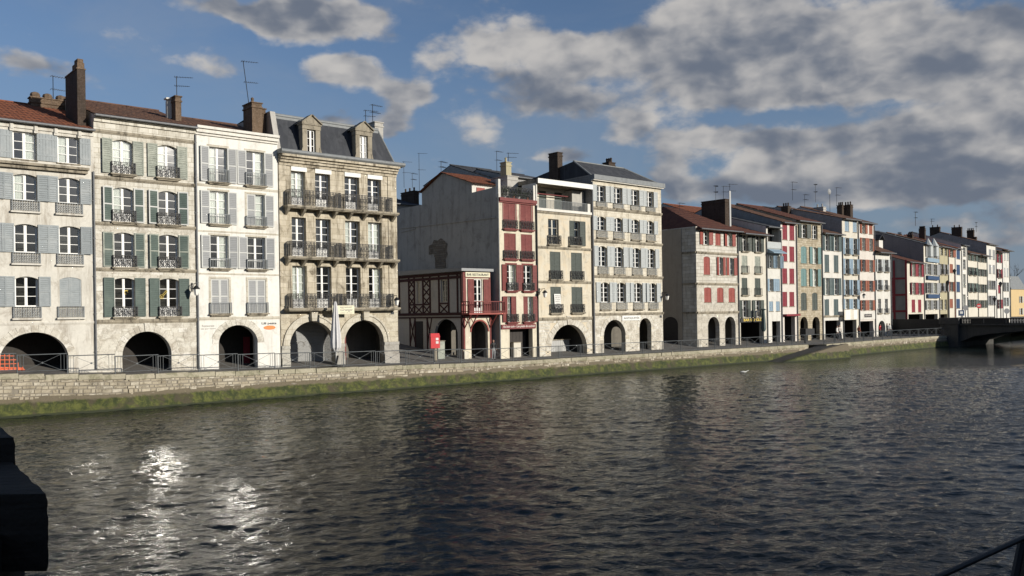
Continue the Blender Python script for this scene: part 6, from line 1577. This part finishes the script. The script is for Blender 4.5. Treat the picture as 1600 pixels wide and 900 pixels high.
# local x: across river, y: away(left turn of BU = (UX,UY))
m = MB(); m.box(-.6, 1.55, -.6, 11, -2.6, ztop-.75); m.box(-.75, 1.7, -.75, 11, ztop-.75, ztop+.04); m.build('pier', CONC, br)
m = MB(); SP = 52.; N_ = 30
def under(x): f = (x-1.55)/SP; return -.75+2.05*(1-(2*f-1)**2)**.5 if 0 <= f <= 1 else -2
for i in range(N_):
    xa, xb = 1.55+SP*i/N_, 1.55+SP*(i+1)/N_; za, zb = under(xa), under(xb)
    m.face([(xa, 0, za), (xb, 0, zb), (xb, 0, 1.35), (xa, 0, 1.35)]); m.face([(xa, 0, za), (xa, 11, za), (xb, 11, zb), (xb, 0, zb)])
    m.face([(xa, 11, za), (xa, 11, 1.35), (xb, 11, 1.35), (xb, 11, zb)])
m.build('arch_span', CONC, br)
m = MB(); m.box(1.56, 70, -.35, 11.3, 1.35, 1.52); m.build('deck', CONC, br)
m = MB(); m.box(-.5, 70, -.28, -.1, ztop-.12, ztop+.0); m.box(1.56, 70, -.25, -.12, 1.52, 1.62); m.box(-8, -.6, -.1, .15, .2, ztop-.1); m.build('parapet_rail', IRON, br)
n_ = 0
for i in range(150):
    x = 1.8+i*.32; m = MB()
    if i % 8 == 0: m.box(x-.12, x+.12, -.27, -.09, 1.52, ztop-.1)
    elif 3 < x < 7.5: m.box(x-.16, x+.16, -.2, -.14, 1.6, ztop-.1)
    else: m.lathe([(.05, 1.62), (.10, 1.8), (.05, 2.0), (.08, ztop-.12)], 5, (x, -.18))
    m.build('baluster', IRON, br)
def sign_post(px, pyc, D, h_, label, kind):
    r = pxdir(px, pyc); q = (r[0]*D, D); z = HC+r[2]*D; root = empty('road_sign', label, 'road sign', (q[0], q[1], 0), 0, 'road signs at the bridge')
    m = MB(); m.bar((0, .04, 0), (0, .04, z+.1), .06, 6); m.build('post', IRON, root)
    m = MB()
    if kind == 'noentry':
        m.bar((0, 0, z), (0, -.03, z), .32, 16); m.build('disc', REDBOX, root); m = MB(); m.box(-.22, .22, -.05, -.035, z-.06, z+.06); m.build('white_bar', SIGNW, root)
    elif kind == 'parking':
        m.box(-.4, .4, -.03, 0, z-.38, z+.38); m.build('panel', SH_ROYAL, root); m = MB(); m.box(-.2, .2, -.05, -.035, z-.1, z+.22); m.build('symbol', SIGNW, root)
    else:
        m.bar((0, 0, z), (0, -.03, z), .36, 16); m.build('disc', SH_SLAT, root)
sign_post(1529.8, 478, 117, 0, 'round red no entry sign with white bar above the bridge', 'noentry'); sign_post(1502.5, 489, 117, 0, 'square blue sign with white mark at the left end of the bridge', 'parking'); sign_post(1509, 481, 118, 0, 'round grey sign seen from behind next to the blue sign', 'grey'); sign_post(1573.5, 486, 116, 0, 'round dark sign in front of the last white house', 'grey')

# bare tree beyond the bridge
D = 250; r = pxdir(1592, 452); tr = empty('bare_tree', 'leafless tree behind the ochre building at the far right', 'tree', (r[0]*D, D, 0))
m = MB(); tr_ = random.Random(8); tw = MB()
def branch(p, d, L, rad, lev):
    q = p+d*L; (m if lev < 2 else tw).bar(p, q, rad, 5 if lev < 2 else 3, 0, rad*.65)
    if lev > 5: return
    for k in range(3 if lev < 4 else 2):
        nd = (d+Vector((tr_.uniform(-1, 1), tr_.uniform(-1, 1), tr_.uniform(-.2, .7)))*.62).normalized(); branch(q, nd, L*tr_.uniform(.6, .8), rad*.62, lev+1)
branch(Vector((0, 0, 0)), Vector((0, 0, 1)), 4.9, .34, 0); m.build('trunk', EARTH, tr); tw.build('crown', EARTH, tr)
# wooded hill line far behind
hp = [(-260, 900), (900, 1500)]
m = MB(); hr_ = random.Random(3); N_ = 90
for i in range(N_):
    x0, x1 = 150+i*14, 150+(i+1)*14; f = lambda x: 9+6*mnoise.noise(Vector((x*.012, 3, 0)))+2.5*mnoise.noise(Vector((x*.07, 9, 0)))
    m.face([(x0, 620+x0*.1, -4), (x1, 620+x1*.1, -4), (x1, 640+x1*.1, f(x1)), (x0, 640+x0*.1, f(x0))]); m.face([(x0, 640+x0*.1, f(x0)), (x1, 640+x1*.1, f(x1)), (x1, 900+x1*.1, f(x1)-6), (x0, 900+x0*.1, f(x0)-6)])
m.build('distant_hill', GRASSY, kind='structure')

# ================================================================ NEAR BANK
def np_(a, t): return (a*UX+t*INX, a*UY+t*INY)       # a along the river from the eye, t towards the far bank
BG = 2.05
m = MB(); q = [np_(-200, 1.35), np_(500, 1.35), np_(500, -120), np_(-200, -120)]
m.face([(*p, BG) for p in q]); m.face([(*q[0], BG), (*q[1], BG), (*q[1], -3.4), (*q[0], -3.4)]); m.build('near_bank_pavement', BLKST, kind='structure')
def slab(name, label, pts, z0, z1, mat=BLKST):
    m = MB(); e = .005; c = Vector((sum(p[0] for p in pts)/4, sum(p[1] for p in pts)/4))
    inn = [tuple(c+(Vector(p)-c)*(1-e)) for p in pts]
    m.hexa([(*p, z0) for p in inn]+[(*p, z0+.03) for p in pts]); m.hexa([(*p, z0+.03) for p in pts]+[(*p, z1-.03) for p in pts]); m.hexa([(*p, z1-.03) for p in pts]+[(*p, z1) for p in inn])
    import bmesh
    me = m.mesh(name, mat); bm_ = bmesh.new(); bm_.from_mesh(me); bmesh.ops.remove_doubles(bm_, verts=bm_.verts, dist=.001)
    bmesh.ops.delete(bm_, geom=[f for f in bm_.faces if abs(f.normal.z) > .9 and z0+.02 < f.calc_center_median().z < z1-.02], context='FACES_ONLY')
    bmesh.ops.subdivide_edges(bm_, edges=bm_.edges, cuts=14, use_grid_fill=True); bm_.normal_update()
    for v in bm_.verts:
        p = v.co; k = mnoise.noise(p*9)*.004+mnoise.noise(p*28)*.006+mnoise.noise(p*70)*.003; v.co = p+v.normal*k
    bm_.to_mesh(me); bm_.free()
    o = place(name, me); tag(o, label, 'stone block', 'parapet stones coloured dark for shade in the foreground')
r0 = pxdir(75, 771); D = 3.2; A = (r0[0]*D, D); d_ = (-.60, .80); zt_ = HC+r0[2]*D
slab('parapet_block', 'large stone parapet block, coloured dark as in shade, in the lower left corner', [(A[0]-2.6, A[1]), A, (A[0]+d_[0]*.95, A[1]+d_[1]*.95), (A[0]-2.6+d_[0]*.95, A[1]+d_[1]*.95)], HC+pxdir(75, 893)[2]*D, zt_)
r1_ = pxdir(24, 684); D2 = 3.2+.95*.8-.05; A2 = (r1_[0]*D2, D2)
slab('parapet_block', 'smaller stone block in shade-dark colour stepping up behind the large one at the left edge', [(A2[0]-2.2, A2[1]), A2, (A2[0]+d_[0]*1.2, A2[1]+d_[1]*1.2), (A2[0]-2.2+d_[0]*1.2, A2[1]+d_[1]*1.2)], zt_-.6, HC+r1_[2]*D2)
r2_ = pxdir(44, 899); D3 = 2.9; A3 = (r2_[0]*D3, D3); z3 = HC+pxdir(20, 868)[2]*D3
slab('parapet_block', 'lowest stone ledge, shade-dark in colour, just showing in the bottom left corner', [(A3[0]-1.6, A3[1]-.6), (A3[0], A3[1]-.6), (A3[0]-.35, A3[1]+.6), (A3[0]-1.9, A3[1]+.6)], BG-.5, z3)
m = MB(); P = [A[0]-2.6, A[1]]
m.hexa([(A[0]-3.2, A[1]-.5, -3), (A[0]-.5, A[1]-.2, -3), (A[0]-1.1, A[1]+.7, -3), (A[0]-3.8, A[1]+.4, -3), (A[0]-3.2, A[1]-.5, 2.6), (A[0]-.9, A[1]+.1, 2.6), (A[0]-1.2, A[1]+.6, 2.6), (A[0]-3.8, A[1]+.4, 2.6)])
# near railing
zr_ = 2.93; D = (HC-zr_)/-pxdir(1597, 842)[2]; Q = Vector((pxdir(1597, 842)[0]*D, D)); D = (HC-zr_)/-pxdir(1470, 900)[2]; Q0 = Vector((pxdir(1470, 900)[0]*D, D)); uq = (Q-Q0).normalized()
nr = empty('near_railing', 'thin black iron handrail with raking strut in the lower right corner', 'railing', (Q.x, Q.y, 0))
def loc(v, z): return (v.x-Q.x, v.y-Q.y, z)
m = MB()
m.bar(loc(Q0-uq*4, zr_), loc(Q+uq*8, zr_), .0085, 8); m.build('handrail', BLACK, nr)
for k in range(-2, 4):
    m = MB(); p = Q+uq*(.005+k*1.6); m.box(p.x-Q.x-.02+.022, p.x-Q.x+.02+.022, p.y-Q.y-.02, p.y-Q.y+.02, BG, zr_); m.build('post', BLACK, nr)
m = MB(); m.bar(loc(Q, zr_-.015), loc(Q-uq*.55+Vector((INX, INY))*-.0, BG), .013, 6); m.build('strut', BLACK, nr)
# row of houses on the near bank, behind the eye: they shade the bank and show in the window glass
for j in range(15):
    i = j % 7; a0 = -34+j*12.; lab = '%s house on the near bank behind the viewer, %s along the row' % (['grey', 'cream', 'ochre', 'white', 'brown', 'pale', 'yellow'][i], ORD[j])
    P = np_(a0+12, -12); fr = Frame(P, (-UX, -UY)); h = House.__new__(House); h.fr = fr; h.W = 11.98; h.gz = BG; h.ze = BG+8.2+(i*7 % 5)*.3; h.mat = [W_GREY, W_CREAM, W_YST, W_WHITE, W_B9S, W_B2, W_YEL][i]; h.holes = []; h.depth = 11; h.near = False; h.rings = []; h.xl = h.xr = 0
    h.root = empty('townhouse', lab, 'house', (P[0], P[1], 0), fr.ang(), 'near bank houses')
    for f in range(2):
        for c in range(4): h.opening(1.1+c*2.8, 2.2+c*2.8, BG+1.2+f*3.4, BG+3.2+f*3.4, kind='open', sm=[SH_GREY, SH_GREEN, SH_RED, SH_BLUE, SH_TEAL, SH_PB, SH_BROWN][i], parts=False, step=.3)
    h.finish(slope=.3, rt=5.5)
# two drifting specks on the river
r = pxdir(1162, 583); D = (HC-WATER)/-r[2]; m = MB(); m.lathe([(.02, .0), (.12, .03), (.16, .08), (.08, .14), (.0, .16)], 8); m.bar((.1, 0, .1), (.24, 0, .2), .03, 5)
g = m.build('gull', SIGNW, None, (r[0]*D, D, WATER+.02)); g.scale = (1.8, 1, 1); tag(g, 'white gull resting on the water in mid river', 'bird')
